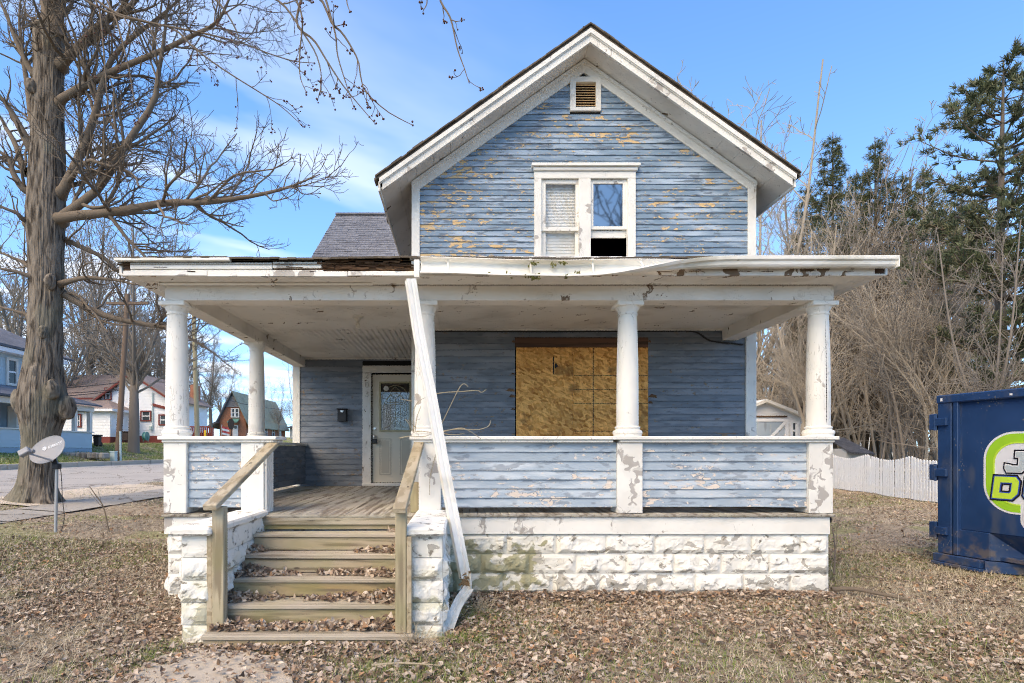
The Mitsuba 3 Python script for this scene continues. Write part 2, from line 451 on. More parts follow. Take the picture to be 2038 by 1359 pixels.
def navy_fn(p, n, uv):
    c = mix((0.010, 0.034, 0.105), (0.024, 0.062, 0.17), fbm(p.x * 3, p.y * 3, p.z * 2, 4))
    c = mix(c, (0.09, 0.10, 0.12), 0.5 * smoothstep(0.52, 0.75, fbm(p.x * 7, p.y * 7, p.z * 1.6, 4)))
    c = mix(c, (0.16, 0.13, 0.10), smoothstep(0.6, 0.1, p.z) * smoothstep(0.45, 0.7, fbm(p.x * 9, p.y * 9, p.z * 9, 4)) * 0.7)
    s = smoothstep(0.75, 0.8, noise(p.x * 60, p.y * 60, p.z * 35)) * smoothstep(0.58, 0.7, fbm(p.x * 4, p.y * 4, p.z * 3, 3))
    return mix(c, (0.20, 0.19, 0.17), s * 0.8)


bsdf('navy_paint', proc(navy_fn), 0.38, 0.5)
for nm, c, r in (('dark', (0.012, 0.012, 0.013), 0.7), ('black_iron', (0.03, 0.03, 0.032), 0.45), ('door_paint', (0.70, 0.63, 0.50), 0.5), ('door_groove', (0.54, 0.48, 0.37), 0.5),
                 ('blind', (0.74, 0.74, 0.70), 0.8), ('room', (0.06, 0.055, 0.05), 0.9), ('brass_frame', (0.42, 0.36, 0.20), 0.45), ('came', (0.50, 0.44, 0.28), 0.4),
                 ('lime', (0.34, 0.62, 0.03), 0.5), ('lime_pale', (0.55, 0.76, 0.06), 0.5), ('decal_white', (0.74, 0.74, 0.76), 0.5), ('decal_blue', (0.04, 0.08, 0.42), 0.5), ('decal_black', (0.015, 0.015, 0.02), 0.5),
                 ('decal_silver', (0.48, 0.54, 0.56), 0.4), ('dish_gray', (0.30, 0.30, 0.31), 0.45), ('dish_text', (0.82, 0.82, 0.82), 0.5), ('pipe_gray', (0.36, 0.38, 0.39), 0.45),
                 ('far_blue', (0.28, 0.37, 0.45), 0.7), ('far_blue_light', (0.42, 0.52, 0.57), 0.7), ('far_white', (0.78, 0.78, 0.78), 0.7), ('far_cream', (0.68, 0.65, 0.58), 0.7), ('far_red', (0.19, 0.05, 0.04), 0.8),
                 ('far_pane', (0.05, 0.06, 0.065), 0.12), ('fence_white', (0.86, 0.85, 0.81), 0.7), ('teal', (0.10, 0.25, 0.23), 0.5), ('yellow', (0.75, 0.50, 0.03), 0.5),
                 ('pole_wood', (0.17, 0.12, 0.085), 0.9), ('pole_pale', (0.42, 0.36, 0.22), 0.9), ('utility', (0.46, 0.56, 0.54), 0.5), ('awning', (0.16, 0.33, 0.24), 0.6), ('number', (0.44, 0.41, 0.36), 0.6),
                 ('bin_brown', (0.045, 0.03, 0.025), 0.5), ('moss', (0.14, 0.13, 0.03), 0.95), ('nest', (0.26, 0.17, 0.09), 0.95), ('vine', (0.40, 0.33, 0.22), 0.8), ('flag_red', (0.5, 0.08, 0.08), 0.7), ('vent_slat', (0.60, 0.42, 0.22), 0.7), ('beige_bulb', (0.62, 0.58, 0.50), 0.4)):
    bsdf(nm, c, r)
bsdf('steel', (0.55, 0.55, 0.55), 0.3, 0.5, 0.9)
scene['glass'] = {'type': 'thindielectric', 'int_ior': 1.5}
scene['glass_mirror'] = {'type': 'twosided', 'bsdf': {'type': 'principled', 'base_color': {'type': 'rgb', 'value': [0.34, 0.35, 0.36]}, 'roughness': 0.03, 'metallic': 1.0}}
# ------------------------------------------------------------------ the setting: ground, street, pavement, walkway
ax = np.unique(np.concatenate([np.linspace(-500, -60, 12), np.linspace(-60, -20, 41), np.linspace(-20, 14, 190), np.linspace(14, 60, 40), np.linspace(60, 500, 12)]))
ay = np.unique(np.concatenate([np.linspace(-500, -30, 12), np.linspace(-30, 0, 30), np.linspace(0, 20, 140), np.linspace(20, 60, 60), np.linspace(60, 160, 30), np.linspace(160, 600, 12)]))
GX, GY = np.meshgrid(ax, ay)
obj('ground', sheet(GX, GY, terrain(GX, GY)), 'earth', smooth=True, kind='structure')


def strip(x0, x1, y0, y1, nx, ny, dz, edge=0.0):
    x, y = np.meshgrid(np.linspace(x0, x1, nx), np.linspace(y0, y1, ny))
    if edge:
        w = (np.abs(np.linspace(-1, 1, nx)) > 0.99)[None]
        x = x + w * edge * (meshkit.fbm(np.stack([x * 0, y * 1.3, x], -1), 3, 4) - 0.5)
    return x, y, terrain(x, y) + dz


obj('street', sheet(*strip(-17.33, -10.78, -60, 160, 10, 240, 0.03)), 'asphalt', smooth=True, kind='structure')
for i in range(26):                                                       # pavement slabs, each 1.5 m long
    y0 = 1.0 + i * 1.52
    x, y, z = strip(-9.0, -7.95, y0, y0 + 1.495, 3, 4, 0)
    z = z * 0 + np.linspace(terrain(-8.5, y0), terrain(-8.5, y0 + 1.5), 4)[:, None] + 0.035 + rng.normal(0, 0.008) + 0.07 * (-8.5 - x)
    if i == 0:
        obj('pavement', sheet(*strip(-9.03, -7.92, -20, 90, 3, 160, -0.006)), 'concrete', smooth=True, kind='structure')
    obj('slab', sheet(x, y, z), 'concrete', 'pavement')
for i in range(60):                                                       # far kerb
    y0 = -10 + i * 2.0
    zz = float(terrain(-17.42, y0 + 1) * 0 + 0.07 * 13.9)
    obj('kerb_stone', cbox(-17.48, -17.32, y0, y0 + 1.98, zz - 0.2, zz + 0.10 + rng.normal(0, 0.006), 0.02), 'concrete_light', 'street')
# driveway apron across the near verge
x, y = np.meshgrid(np.linspace(-10.8, -9.0, 8), np.linspace(12.0, 18.4, 12))
obj('driveway', sheet(x, y, terrain(x, y) + 0.03 + 0.10 * ss(-10.5, -10.8, x)), 'concrete_light', smooth=True, kind='structure')
th = np.linspace(0, 2 * np.pi, 60, endpoint=False)
rr = 1 + 0.16 * (meshkit.fbm(np.stack([np.cos(th) * 2, np.sin(th) * 2, 0 * th], -1), 3, 8) - 0.5)
wx, wy = -1.62 + 0.60 * np.sign(np.cos(th)) * np.abs(np.cos(th)) ** .6 * rr, 3.2 + 1.36 * np.sign(np.sin(th)) * np.abs(np.sin(th)) ** .6 * rr
wx = wx - 0.30 * (wy - 3.6)
ring = [np.stack([wx, wy], 1) * s + np.array([-1.62, 3.2]) * (1 - s) for s in (1, .97, .75, .5, .25)]
v = np.vstack(ring + [[[-1.62, 3.2]]]); i, j = np.meshgrid(np.arange(4), np.arange(60), indexing='ij'); a = i * 60 + j; b = i * 60 + (j + 1) % 60
f = np.vstack([np.stack([a, b, b + 60], -1).reshape(-1, 3), np.stack([a, b + 60, a + 60], -1).reshape(-1, 3), np.stack([240 + np.arange(60), 240 + (np.arange(60) + 1) % 60, np.full(60, 300)], 1)])
dz = np.r_[np.full(60, -0.03), np.full(241, 0.02)]
obj('walkway', (np.c_[v, terrain(v[:, 0], v[:, 1]) + dz], f), 'concrete_light', smooth=40, kind='structure')

# ------------------------------------------------------------------ the house
HOUSE = thing('house', 'weathered blue clapboard house with white peeling trim, steep gable and open front porch', 'house')
FLOOR, YF, YW, YD = 0.905, 6.2, 8.4, 11.03       # porch floor; planes of the porch front, the gable wall, the door wall
XL, XR, XC, KS = -0.72, 4.286, 1.784, 0.71       # gable wall's ends and ridge, roof pitch
ZU = 7.28                                        # underside of the roof at the ridge


def zroof(x, z0=ZU): return z0 - KS * np.abs(np.asarray(x) - XC)


_row = [0]


def clapboards(parent, z0, z1, expo, xl, xr, holes, Y, mat, place=None, split=True, name='clapboard', thick=0.017):
    z, r = z0, 0
    while z < z1 - 0.01:
        top = min(z + expo, z1)
        _row[0] += 1
        spans = [(0.0, 1.0)]
        a0, b0, a1, b1 = xl(z), xr(z), xl(top), xr(top)
        if b0 - a0 < 0.05:
            break
        cuts = sorted((h[0], h[1]) for h in holes if h[2] < top - 0.012 and h[3] > z + 0.012)
        segs, cur = [], None
        left = (a0, a1)
        for c in cuts:
            if c[0] > max(left) + 0.02:
                segs.append((left, (c[0], c[0])))
            left = (c[1], c[1])
        if min(b0, b1) > max(left) - 0.5 and b0 > left[0] + 0.02:
            segs.append((left, (b0, b1)))
        out = []
        for (l, rt) in segs:
            L = rt[0] - l[0]
            if split and L > 2.2:
                s = l[0] + L * (0.25 + 0.5 * random.random())
                if max(l) + .2 < s < min(rt) - .2:
                    out += [(l, (s - 0.0012, s - 0.0012)), ((s + 0.0012, s + 0.0012), rt)]
                    continue
            out.append((l, rt))
        for (l, rt) in out:
            L = max(rt[0] - l[0], rt[1] - l[1])
            n = max(2, int(L / 0.16) + 1)
            t = np.linspace(0, 1, n)
            xb, xt = l[0] + (rt[0] - l[0]) * t, l[1] + (rt[1] - l[1]) * t
            ph = random.random() * 50
            wob = lambda s, q: (meshkit.noise(np.stack([xb * s, 0 * xb + ph, 0 * xb + q], -1)) - 0.5)
            zb = z + 0.006 * wob(2.0, 1) + 0.003 * wob(14, 4)
            yb = Y - thick + 0.006 * wob(1.5, 2) + 0.003 * wob(9, 3)
            sag = random.gauss(0, 0.0012)
            zb = zb + sag
            tz = top + 0.006
            rows = [np.stack([xb, 0 * xb + Y + 0.004, zb + 0.001], 1), np.stack([xb, yb, zb], 1), np.stack([xb * .5 + xt * .5, yb + (Y - .003 - yb) * .5 + 0.0015 * wob(4, 6), 0 * xb + (zb + tz) / 2], 1), np.stack([xt, 0 * xt + Y - 0.003, 0 * xt + tz], 1)]
            v = np.vstack(rows)
            i, j = np.meshgrid(np.arange(3), np.arange(n - 1), indexing='ij'); a = i * n + j
            f = np.vstack([np.stack([a, a + 1, a + n + 1], -1).reshape(-1, 3), np.stack([a, a + n + 1, a + n], -1).reshape(-1, 3)])
            uo = _row[0] * 40.0 + 3.0
            uv = np.stack([np.r_[xb, xb, xb * .5 + xt * .5, xt] + uo + 12, np.repeat([0, 0.02, 0.5, 1.0], n)], 1)
            if place is not None:
                v = xf((v, f), *place)[0]
            obj(name, (v, f), mat, parent, uv=uv)
        z = top


# --- gable wall (upper and lower storey in one plane)
WALL = HOUSE + '__front_wall'
zt = lambda x: float(zroof(x, 7.24))
win = (xat(1063, YW), xat(1264, YW), 4.1, zat(340, YW))
osbh = (xat(1027, YW), xat(1289, YW), 1.5, zat(692, YW))
poly = sg.Polygon([(XL, 0.5), (XR, 0.5), (XR, zt(XR)), (XC, zt(XC)), (XL, zt(XL))])
vent = (xat(1134, YW), xat(1195, YW), zat(223, YW), zat(156, YW))
hole = sg.box(win[0] + .05, win[2], win[1] - .05, win[3] - .05).union(sg.box(vent[0] + .03, vent[2] + .03, vent[1] - .03, vent[3] - .03)).union(sg.box(osbh[0] + .1, osbh[2] + .1, osbh[1] - .1, osbh[3] - .1))
obj('front_wall', prism(poly.difference(hole), XZ, (0, YW + 0.10, 0), 0.098), 'dark', HOUSE)
gl = lambda z: max(XL + 0.115, XC - (7.10 - z) / KS) if z > 5.3 else XL + 0.115
gr = lambda z: min(XR - 0.115, XC + (7.10 - z) / KS) if z > 5.3 else XR - 0.115
clapboards(WALL, 3.95, 7.13, 0.0842, gl, gr, [win, vent], YW, 'siding_gable')
DH = (xat(1025, YW), xat(1289, YW), osbh[2], zat(672, YW))
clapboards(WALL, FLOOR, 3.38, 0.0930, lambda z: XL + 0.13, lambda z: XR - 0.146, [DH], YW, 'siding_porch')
# side walls of the main block and of the wing, plain
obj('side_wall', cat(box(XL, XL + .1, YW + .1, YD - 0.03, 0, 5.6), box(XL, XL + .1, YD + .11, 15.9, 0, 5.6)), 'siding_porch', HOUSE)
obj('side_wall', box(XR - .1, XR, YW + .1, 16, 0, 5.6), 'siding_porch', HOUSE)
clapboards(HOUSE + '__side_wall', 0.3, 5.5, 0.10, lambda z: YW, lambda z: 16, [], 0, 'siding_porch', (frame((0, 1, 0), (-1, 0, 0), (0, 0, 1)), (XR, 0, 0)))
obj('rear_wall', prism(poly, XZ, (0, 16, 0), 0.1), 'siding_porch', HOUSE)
for (a, b, zb, nm) in ((XL, XL + 0.118, 3.9, 'corner_board'), (XR - 0.118, XR, 3.9, 'corner_board')):
    ztop = min(zroof(a), zroof(b)) - 0.005
    obj(nm, cbox(a, b, YW - 0.035, YW + 0.002, zb, ztop, 0.005), 'white_trim', HOUSE)
obj('corner_board', cbox(XR - 0.15, XR + .002, YW - 0.034, YW + .1, FLOOR + .01, 3.345, 0.006), 'white_peel', HOUSE)
obj('corner_board', cbox(XL - .002, XL + 0.12, YW - 0.034, YW + .1, FLOOR + .01, 3.345, 0.006), 'white_peel', HOUSE)


def slant(x0, x1, zt0, h, y0, y1, n=2):
    """A board along one rake: vertical height h below the line zroof(x, zt0)."""
    xs = np.linspace(x0, x1, n)
    v = np.array([[x, y, zroof(x, zt0) - d] for x in xs for (y, d) in ((y0, 0), (y1, 0), (y1, h), (y0, h))])
    i, j = np.meshgrid(np.arange(n - 1), np.arange(4), indexing='ij'); a = i * 4 + j; b = i * 4 + (j + 1) % 4
    f = np.vstack([np.stack([a, b, b + 4], -1).reshape(-1, 3), np.stack([a, b + 4, a + 4], -1).reshape(-1, 3), [[0, 1, 2], [0, 2, 3]], [[4 * n - 4, 4 * n - 3, 4 * n - 2], [4 * n - 4, 4 * n - 2, 4 * n - 1]]])
    return v, f


RY, RXL, RXR = 7.95, -1.15, 4.64
for (xa, xb) in ((RXL, XC), (RXR, XC)):
    s = 1 if xa < xb else -1
    obj('frieze_board', slant(max(XL, xa) if s > 0 else XR, xb, ZU - .028, 0.175, YW - 0.032, YW + 0.002, 3), 'white_trim', HOUSE)
    obj('frieze_molding', slant(max(XL, xa) if s > 0 else XR, xb, ZU - .026, 0.05, YW - 0.062, YW - 0.034, 3), 'white_trim', HOUSE)
    rake = obj('rake_board', slant(xa + .06 * s, xb, 7.345, 0.115, RY + 0.012, RY + 0.05, 6), 'white_peel', HOUSE)
    obj('rake_molding', slant(xa + .02 * s, xb, 7.405, 0.065, RY - 0.022, RY + 0.03, 6), 'white_trim', HOUSE)
    obj('rake_molding', slant(xa + .03 * s, xb, 7.345, 0.018, RY - 0.006, RY + 0.012, 6), 'white_peel', HOUSE)
    # soffit planks run with the roof, front to back
    edges = np.linspace(xa + .03 * s, xb, 13)
    for q in range(12):
        a, b = edges[q], edges[q + 1]
        if q < 4:                                                  # the side eaves run to the back
            obj('soffit_board', slant(a, b - .004 * s, 7.292, 0.02, RY + .05, 15.9, 2), 'white_dirty', HOUSE)
        else:
            obj('soffit_board', slant(a, b - .001 * s, 7.292, 0.02, RY + .05, YW + .09, 2), 'white_dirty', HOUSE)
    xe = xa
    ze = float(zroof(xa, 7.41))
    obj('eave_board', cbox(min(xa, xa + .03 * s), max(xa, xa + .03 * s), RY + 0.03, 15.9, ze - .15, ze - .01, .004), 'white_peel', HOUSE)
ROOF = obj('roof', cat(slant(RXL, XC, 7.44, 0.025, RY - 0.01, 16.3, 2), slant(RXR, XC, 7.44, 0.025, RY - 0.01, 16.3, 2)), 'shingle_dark', HOUSE)
# shingle courses: along the rakes and eaves each one shows its broken edge
parts = []
for s, x0 in ((1, RXL), (-1, RXR)):
    n = 40
    for q in range(n):
        xa = x0 + s * (abs(XC - x0) * q / n); xb = x0 + s * (abs(XC - x0) * (q + 1.5) / n)
        d = rng.uniform(-0.014, 0.014)
        for c in range(3):
            y0 = RY - 0.03 - rng.uniform(0, 0.02) if c == 0 else RY + 2.8 * c
            m = slant(xa - .01 * s - s * .025, min(xb, XC) if s > 0 else max(xb, XC), 7.468 + rng.uniform(-.006, .008) + (.012 if rng.random() < .08 else 0), 0.02, y0, RY + 2.8 * (c + 1) - .003, 2)
            parts.append(m)
for s, x0 in ((1, RXL), (-1, RXR)):                                 # eave starter edge
    for q in range(44):
        y0 = RY + q * 0.19
        dx = rng.uniform(0, 0.035)
        parts.append(slant(x0 - s * (.02 + dx), x0 + .2 * s, 7.462, 0.03 + rng.uniform(0, .015), y0, y0 + .187, 2))
parts.append(xf(box(-.1, .1, RY + .02, 16.3, 0, .012), None, (XC, 0, 7.442)))
obj('shingle', cat(*parts), 'shingle_dark', ROOF, kind='stuff')

# --- gable window: two sashes side by side
WIN = HOUSE + '__window'
w0, w1, wz1 = win[0], win[1], zat(345, YW)
yo = YW - 0.045
obj('head_cornice', cat(cbox(xat(1057, YW), xat(1271, YW), YW - .11, YW, zat(336, YW), zat(330.5, YW), .004), cbox(xat(1061, YW), xat(1267, YW), YW - .075, YW, zat(343, YW), zat(336.5, YW), .006)), 'white_trim', WIN)
obj('head_casing', cbox(w0, w1, yo, YW, zat(357, YW), zat(343.5, YW), .004), 'white_trim', WIN)
for a, b in ((1063, 1077), (1151, 1175), (1248, 1264)):
    obj('casing', cbox(xat(a, YW), xat(b, YW), yo, YW + .05, 4.12, zat(357.3, YW), .004), 'white_peel', WIN)
obj('sill', cbox(w0 - .03, w1 + .03, YW - .07, YW + .05, 4.20, 4.26, .006), 'white_peel', WIN)


def sash(px0, px1, py0, py1, gx0, gx1, gy0, gy1, y, glass, nm='sash', mat='white_peel'):
    o = sg.box(xat(px0, YW), zat(py1, YW), xat(px1, YW), zat(py0, YW)).difference(sg.box(xat(gx0, YW), zat(gy1, YW), xat(gx1, YW), zat(gy0, YW)))
    k = obj(nm, prism(o, XZ, (0, y + .035, 0), 0.035), mat, WIN)
    q = box(xat(gx0 - 1, YW), xat(gx1 + 1, YW), y + .018, y + .0181, zat(gy1 + 1, YW), zat(gy0 - 1, YW))
    v = np.array([[xat(gx0 - 1, YW), y + .018, zat(gy1 + 1, YW)], [xat(gx1 + 1, YW), y + .018, zat(gy1 + 1, YW)], [xat(gx1 + 1, YW), y + .018, zat(gy0 - 1, YW)], [xat(gx0 - 1, YW), y + .018, zat(gy0 - 1, YW)]])
    obj('pane', (v, np.array([[0, 1, 2], [0, 2, 3]])), glass, WIN)


sash(1077, 1151, 357.5, 459, 1086, 1146, 365, 452, YW + .0, 'glass')
sash(1078, 1151, 453, 520, 1087, 1146, 460, 512, YW + .04, 'glass')
sash(1175, 1248, 357.5, 456, 1181, 1240, 365, 450, YW + .0, 'glass_mirror')
sash(1176, 1247, 452, 471, 1182, 1240, 454, 457, YW + .04, 'glass')
# window blind behind the left sashes: thin horizontal slats
bl = []
for q in range(60):
    z = 4.15 + q * 0.022
    if z > zat(360, YW): break
    bl.append(xf(box(xat(1080, YW), xat(1149, YW), -.010, .010, -.001, .001), trimesh.transformations.rotation_matrix(1.05 + rng.normal(0, .03), [1, 0, 0])[:3, :3], (0, YW + .10, z)))
obj('blind', cat(*bl), 'blind', WIN, kind='stuff')
obj('blind_backing', box(xat(1079, YW), xat(1150, YW), YW + .118, YW + .12, 4.1, zat(358, YW)), 'blind', WIN)
obj('room', cat(box(XL + .2, XR - .2, YW + 1.9, YW + 1.95, 3.6, 6.2), box(XL + .2, XR - .2, YW + .11, YW + 1.9, 3.6, 3.65), box(XL + .2, XR - .2, YW + .11, YW + 1.9, 6.0, 6.05), box(XL + .15, XL + .2, YW + .11, YW + 1.9, 3.6, 6.1), box(XR - .2, XR - .15, YW + .11, YW + 1.9, 3.6, 6.1), box(xat(1155, YW), xat(1160, YW), YW + .11, YW + .6, 3.6, 6.0)), 'room', HOUSE)
# --- attic vent
VENT = HOUSE + '__vent'
vx0, vx1, vz0, vz1 = xat(1145, YW), xat(1185, YW), zat(216, YW), zat(166, YW)
obj('frame', prism(sg.box(vent[0], vent[2], vent[1], vent[3]).difference(sg.box(vx0, vz0, vx1, vz1)), XZ, (0, YW + .03, 0), .075), 'white_trim', VENT)
for q in range(10):
    z = vz0 + (q + .5) * (vz1 - vz0) / 10
    obj('slat', xf(cbox(vx0 - .01, vx1 + .01, -.03, .03, -.004, .004, .001), trimesh.transformations.rotation_matrix(0.62, [1, 0, 0])[:3, :3], (0, YW + .01, z)), 'vent_slat', VENT)
obj('backing', box(vent[0], vent[1], YW + .098, YW + .105, vent[2], vent[3]), 'dark', VENT)
# --- boarded window
obj('window_header', cat(cbox(DH[0], DH[1], YW - .03, YW + .02, zat(691.5, YW), DH[3], .004)), 'header_wood', HOUSE, label='dark bare wooden header over the boarded window')
torn = []
for (px, py, w, h) in ((1006, 778, 19, 5), (1012, 790, 14, 5), (1016, 745, 9, 3), (1289, 790, 18, 6), (1289, 802, 9, 4), (1016, 815, 10, 3), (1018, 681, 8, 4), (1289, 681, 6, 4)):
    x0, z0 = xat(px, YW), zat(py, YW)
    ww, hh = w / 136.5, h / 136.5
    pts = [(0, 0), (ww, -hh * .3), (ww * .9, hh * .6), (ww * .35, hh), (ww * .2, hh * .45)]
    torn.append(prism(sg.Polygon([(x0 + a, z0 + b) for a, b in pts]), XZ, (0, YW - .012, 0), .008))
obj('torn_siding', cat(*torn), 'rot_wood', HOUSE, kind='stuff')
OSB = thing('wood_panel', 'brown strand board sheet nailed over the front window beneath the gable', 'board')
gx = [1027, 1140, 1180, 1289]
zs = [692, 748, 775, 803, 858, 950]
ob = [(1027, 1139.6, 692, 950)]
for a, b in ((1140.4, 1179.6), (1180.4, 1289)):
    for q in range(5):
        ob.append((a, b, zs[q] + .4, zs[q + 1] - .4))
obj('sheet', cbox(xat(1027, YW), xat(1139.4, YW), YW - .028, YW + .0, 1.5, zat(692, YW), .002), 'osb', OSB)
obj('sheet', cbox(xat(1140.2, YW), xat(1289, YW), YW - .026, YW + .0, 1.5, zat(692, YW), .002), 'osb', OSB)
ln = []
for px in (1180,):
    ln.append(box(xat(px - .7, YW), xat(px + .7, YW), YW - .0275, YW - .0262, 1.5, zat(693, YW)))
for py in zs[1:5]:
    ln.append(box(xat(1141, YW), xat(1288, YW), YW - .0277, YW - .0263, zat(py + .5, YW), zat(py - .5, YW)))
ln += [box(xat(1100, YW), xat(1102, YW), YW - .0292, YW - .0283, zat(745, YW), zat(710, YW)), prism(sg.Polygon([(xat(1104, YW), zat(722, YW)), (xat(1111, YW), zat(729, YW)), (xat(1104, YW), zat(734, YW))]), XZ, (0, YW - .0282, 0), .001)]
obj('marking', cat(*ln), 'decal_black', OSB, kind='stuff')

# --- door wall
DW = HOUSE + '__door_wall'
XLW = -3.2
DC = (xat(722, YD), XL + .0, FLOOR, zat(728, YD))
obj('door_wall', prism(sg.box(XLW, .4, -.8, 3.9).difference(sg.box(xat(738, YD), FLOOR - .02, -.815, zat(742, YD))), XZ, (0, YD + .10, 0), .098), 'dark', HOUSE)
clapboards(DW, FLOOR, 3.4, 0.104, lambda z: XLW + .12, lambda z: -.8, [DC], YD, 'siding_porch', split=False)
obj('corner_board', cbox(XLW - .02, XLW + .12, YD - .035, YD + .1, FLOOR, 3.35, .005), 'white_trim', HOUSE)
cy = YD - .045
obj('door_casing', cbox(DC[0], xat(739, YD), cy, YD + .02, FLOOR + .0, zat(742.5, YD), .005), 'white_dirty', HOUSE)
obj('door_casing', cbox(DC[0], -.74, cy - .004, YD + .02, zat(742, YD), DC[3], .006), 'white_dirty', HOUSE)
obj('door_casing', cbox(xat(833.5, YD), -.735, cy, YD + .02, FLOOR, zat(742.5, YD), .005), 'white_dirty', HOUSE)
obj('door_sill', cbox(DC[0], -.74, cy - .05, YD + .06, FLOOR + .004, zat(961, YD), .005), 'white_trim', HOUSE)
DOOR = HOUSE + '__front_door'
dx0, dx1, dz0, dz1 = xat(741, YD), xat(833, YD), zat(960, YD), zat(745, YD)
gx0, gx1, gz0, gz1 = xat(754.5, YD), xat(818, YD), zat(859, YD), zat(759, YD)
ydf = YD + .03
obj('slab', prism(sg.box(dx0, dz0, dx1, dz1).difference(sg.box(gx0 + .02, gz0 + .02, gx1 - .02, gz1 - .02)), XZ, (0, ydf + .045, 0), .045), 'door_paint', DOOR)
obj('pane_frame', prism(sg.box(gx0, gz0, gx1, gz1).difference(sg.box(gx0 + .032, gz0 + .032, gx1 - .032, gz1 - .032)), XZ, (0, ydf - .001, 0), .016), 'brass_frame', DOOR)
for (a, b) in ((dx0 + .13, dx0 + .36), (dx1 - .36, dx1 - .13)):
    zz0, zz1 = dz0 + .14, zat(872, YD)
    obj('panel', cat(prism(sg.box(a, zz0, b, zz1).difference(sg.box(a + .022, zz0 + .022, b - .022, zz1 - .022)), XZ, (0, ydf + .001, 0), .007), prism(sg.box(a + .04, zz0 + .04, b - .04, zz1 - .04), XZ, (0, ydf + .001, 0), .006)), 'door_groove', DOOR)
v = np.array([[gx0, ydf + .012, gz0], [gx1, ydf + .012, gz0], [gx1, ydf + .012, gz1], [gx0, ydf + .012, gz1]])
obj('pane', (v, np.array([[0, 1, 2], [0, 2, 3]])), 'glass', DOOR)
obj('hallway', box(dx0 - .3, dx1 + .3, YD + .9, YD + .93, .8, 3.3), 'room', HOUSE)
g0, g1, gm, gw = gx0 + .032, gx1 - .032, (gx0 + gx1) / 2, (gx1 - gx0) / 2 - .032
cm = []
yc = ydf + .004
for s, zc in ((.80, gz1 - .50), (.62, gz1 - .42), (.94, gz1 - .36)):
    a = np.linspace(0, np.pi, 16); r = gw * s
    arc = np.stack([gm + r * np.cos(a), 0 * a + yc, zc + min(r, .25) * np.sin(a) * 1.15], 1)
    cm.append(tubes(np.vstack([[[gm + r, yc, gz0 + .10]], arc, [[gm - r, yc, gz0 + .10]]]), np.full(18, .0045), 4))
for s in (-.35, .0, .35):
    cm.append(tubes([[gm + s * gw, yc, gz0 + .04], [gm + s * gw, yc, gz1 - .30]], np.full(2, .004), 4))
for z in (gz0 + .28, gz0 + .34, gz0 + .52, gz0 + .56):
    cm.append(tubes([[gm - .55 * gw, yc, z], [gm + .55 * gw, yc, z]], np.full(2, .004), 4))
for s in (-1, 1):
    a = np.linspace(0, 1, 10)
    cm.append(tubes(np.stack([gm + s * gw * .85 * a, 0 * a + yc, gz0 + .05 + .20 * (1 - a) ** 2 + .02], 1), np.full(10, .004), 4))
    cm.append(tubes(np.stack([gm + s * .10 * np.sin(a * np.pi), 0 * a + yc, gz1 - .34 + .24 * a], 1), np.full(10, .004), 4))
obj('came', cat(*cm), 'came', DOOR, kind='stuff')
obj('lamp_medallion', prism(sg.Point(gx0 + .13, gz1 - .13).buffer(.05, quad_segs=6), XZ, (0, ydf + .008, 0), .006), 'beige_bulb', DOOR)
kx = xat(745.5, YD)
YR = frame((1, 0, 0), (0, 0, 1), (0, -1, 0))
obj('deadbolt', xf(lathe([(0, .03), (.022, .03), (.03, .012), (.032, 0)], 14), YR, (kx, ydf, zat(852.5, YD))), 'steel', DOOR, smooth=40)
obj('knob', xf(lathe([(0, .07), (.026, .06), (.032, .045), (.02, .03), (.012, .02), (.03, .004), (.032, 0)], 14), YR, (kx, ydf, zat(869, YD))), 'steel', DOOR, smooth=40)
a = np.linspace(0, np.pi, 10)
LB = thing('lock_box', 'small black lock box hanging from the knob of the front door', 'lock box')
obj('body', cbox(kx - .035, kx + .055, ydf - .09, ydf - .045, zat(883, YD), zat(873.5, YD), .012), 'black_iron', LB)
obj('shackle', tubes(np.stack([kx + .01 + .026 * np.cos(a), 0 * a + ydf - .066, zat(873.5, YD) + .055 * np.sin(a)], 1), np.full(10, .006), 6), 'steel', LB)
for q, ch in enumerate('203'):
    m = meshkit.text_mesh(ch, 0.10, 0.008)
    obj('house_number', xf((np.array(m.vertices), np.array(m.faces)), XZ, (xat(726.5, YD), cy - .001, zat(753 + 18.5 * q, YD))), 'number', HOUSE)
MB = thing('mailbox', 'small black metal mailbox on the wall left of the front door', 'mailbox')
mx0, mx1, mz0, mz1 = xat(674.5, YD), xat(692, YD), zat(839, YD), zat(816, YD)
obj('body', cbox(mx0, mx1, YD - .14, YD - .017, mz0, mz1, .008), 'black_iron', MB)
obj('lid', cat(cbox(mx0 - .012, mx1 + .012, YD - .165, YD - .01, mz1 + .001, mz1 + .022, .006)), 'black_iron', MB)
obj('emblem', prism(sg.Polygon([(mx0 + .05, mz1 - .015), (mx1 - .05, mz1 - .015), ((mx0 + mx1) / 2 + .02, mz1 - .05), ((mx0 + mx1) / 2 - .02, mz1 - .05)]), XZ, (0, YD - .141, 0), .003), 'steel', MB)

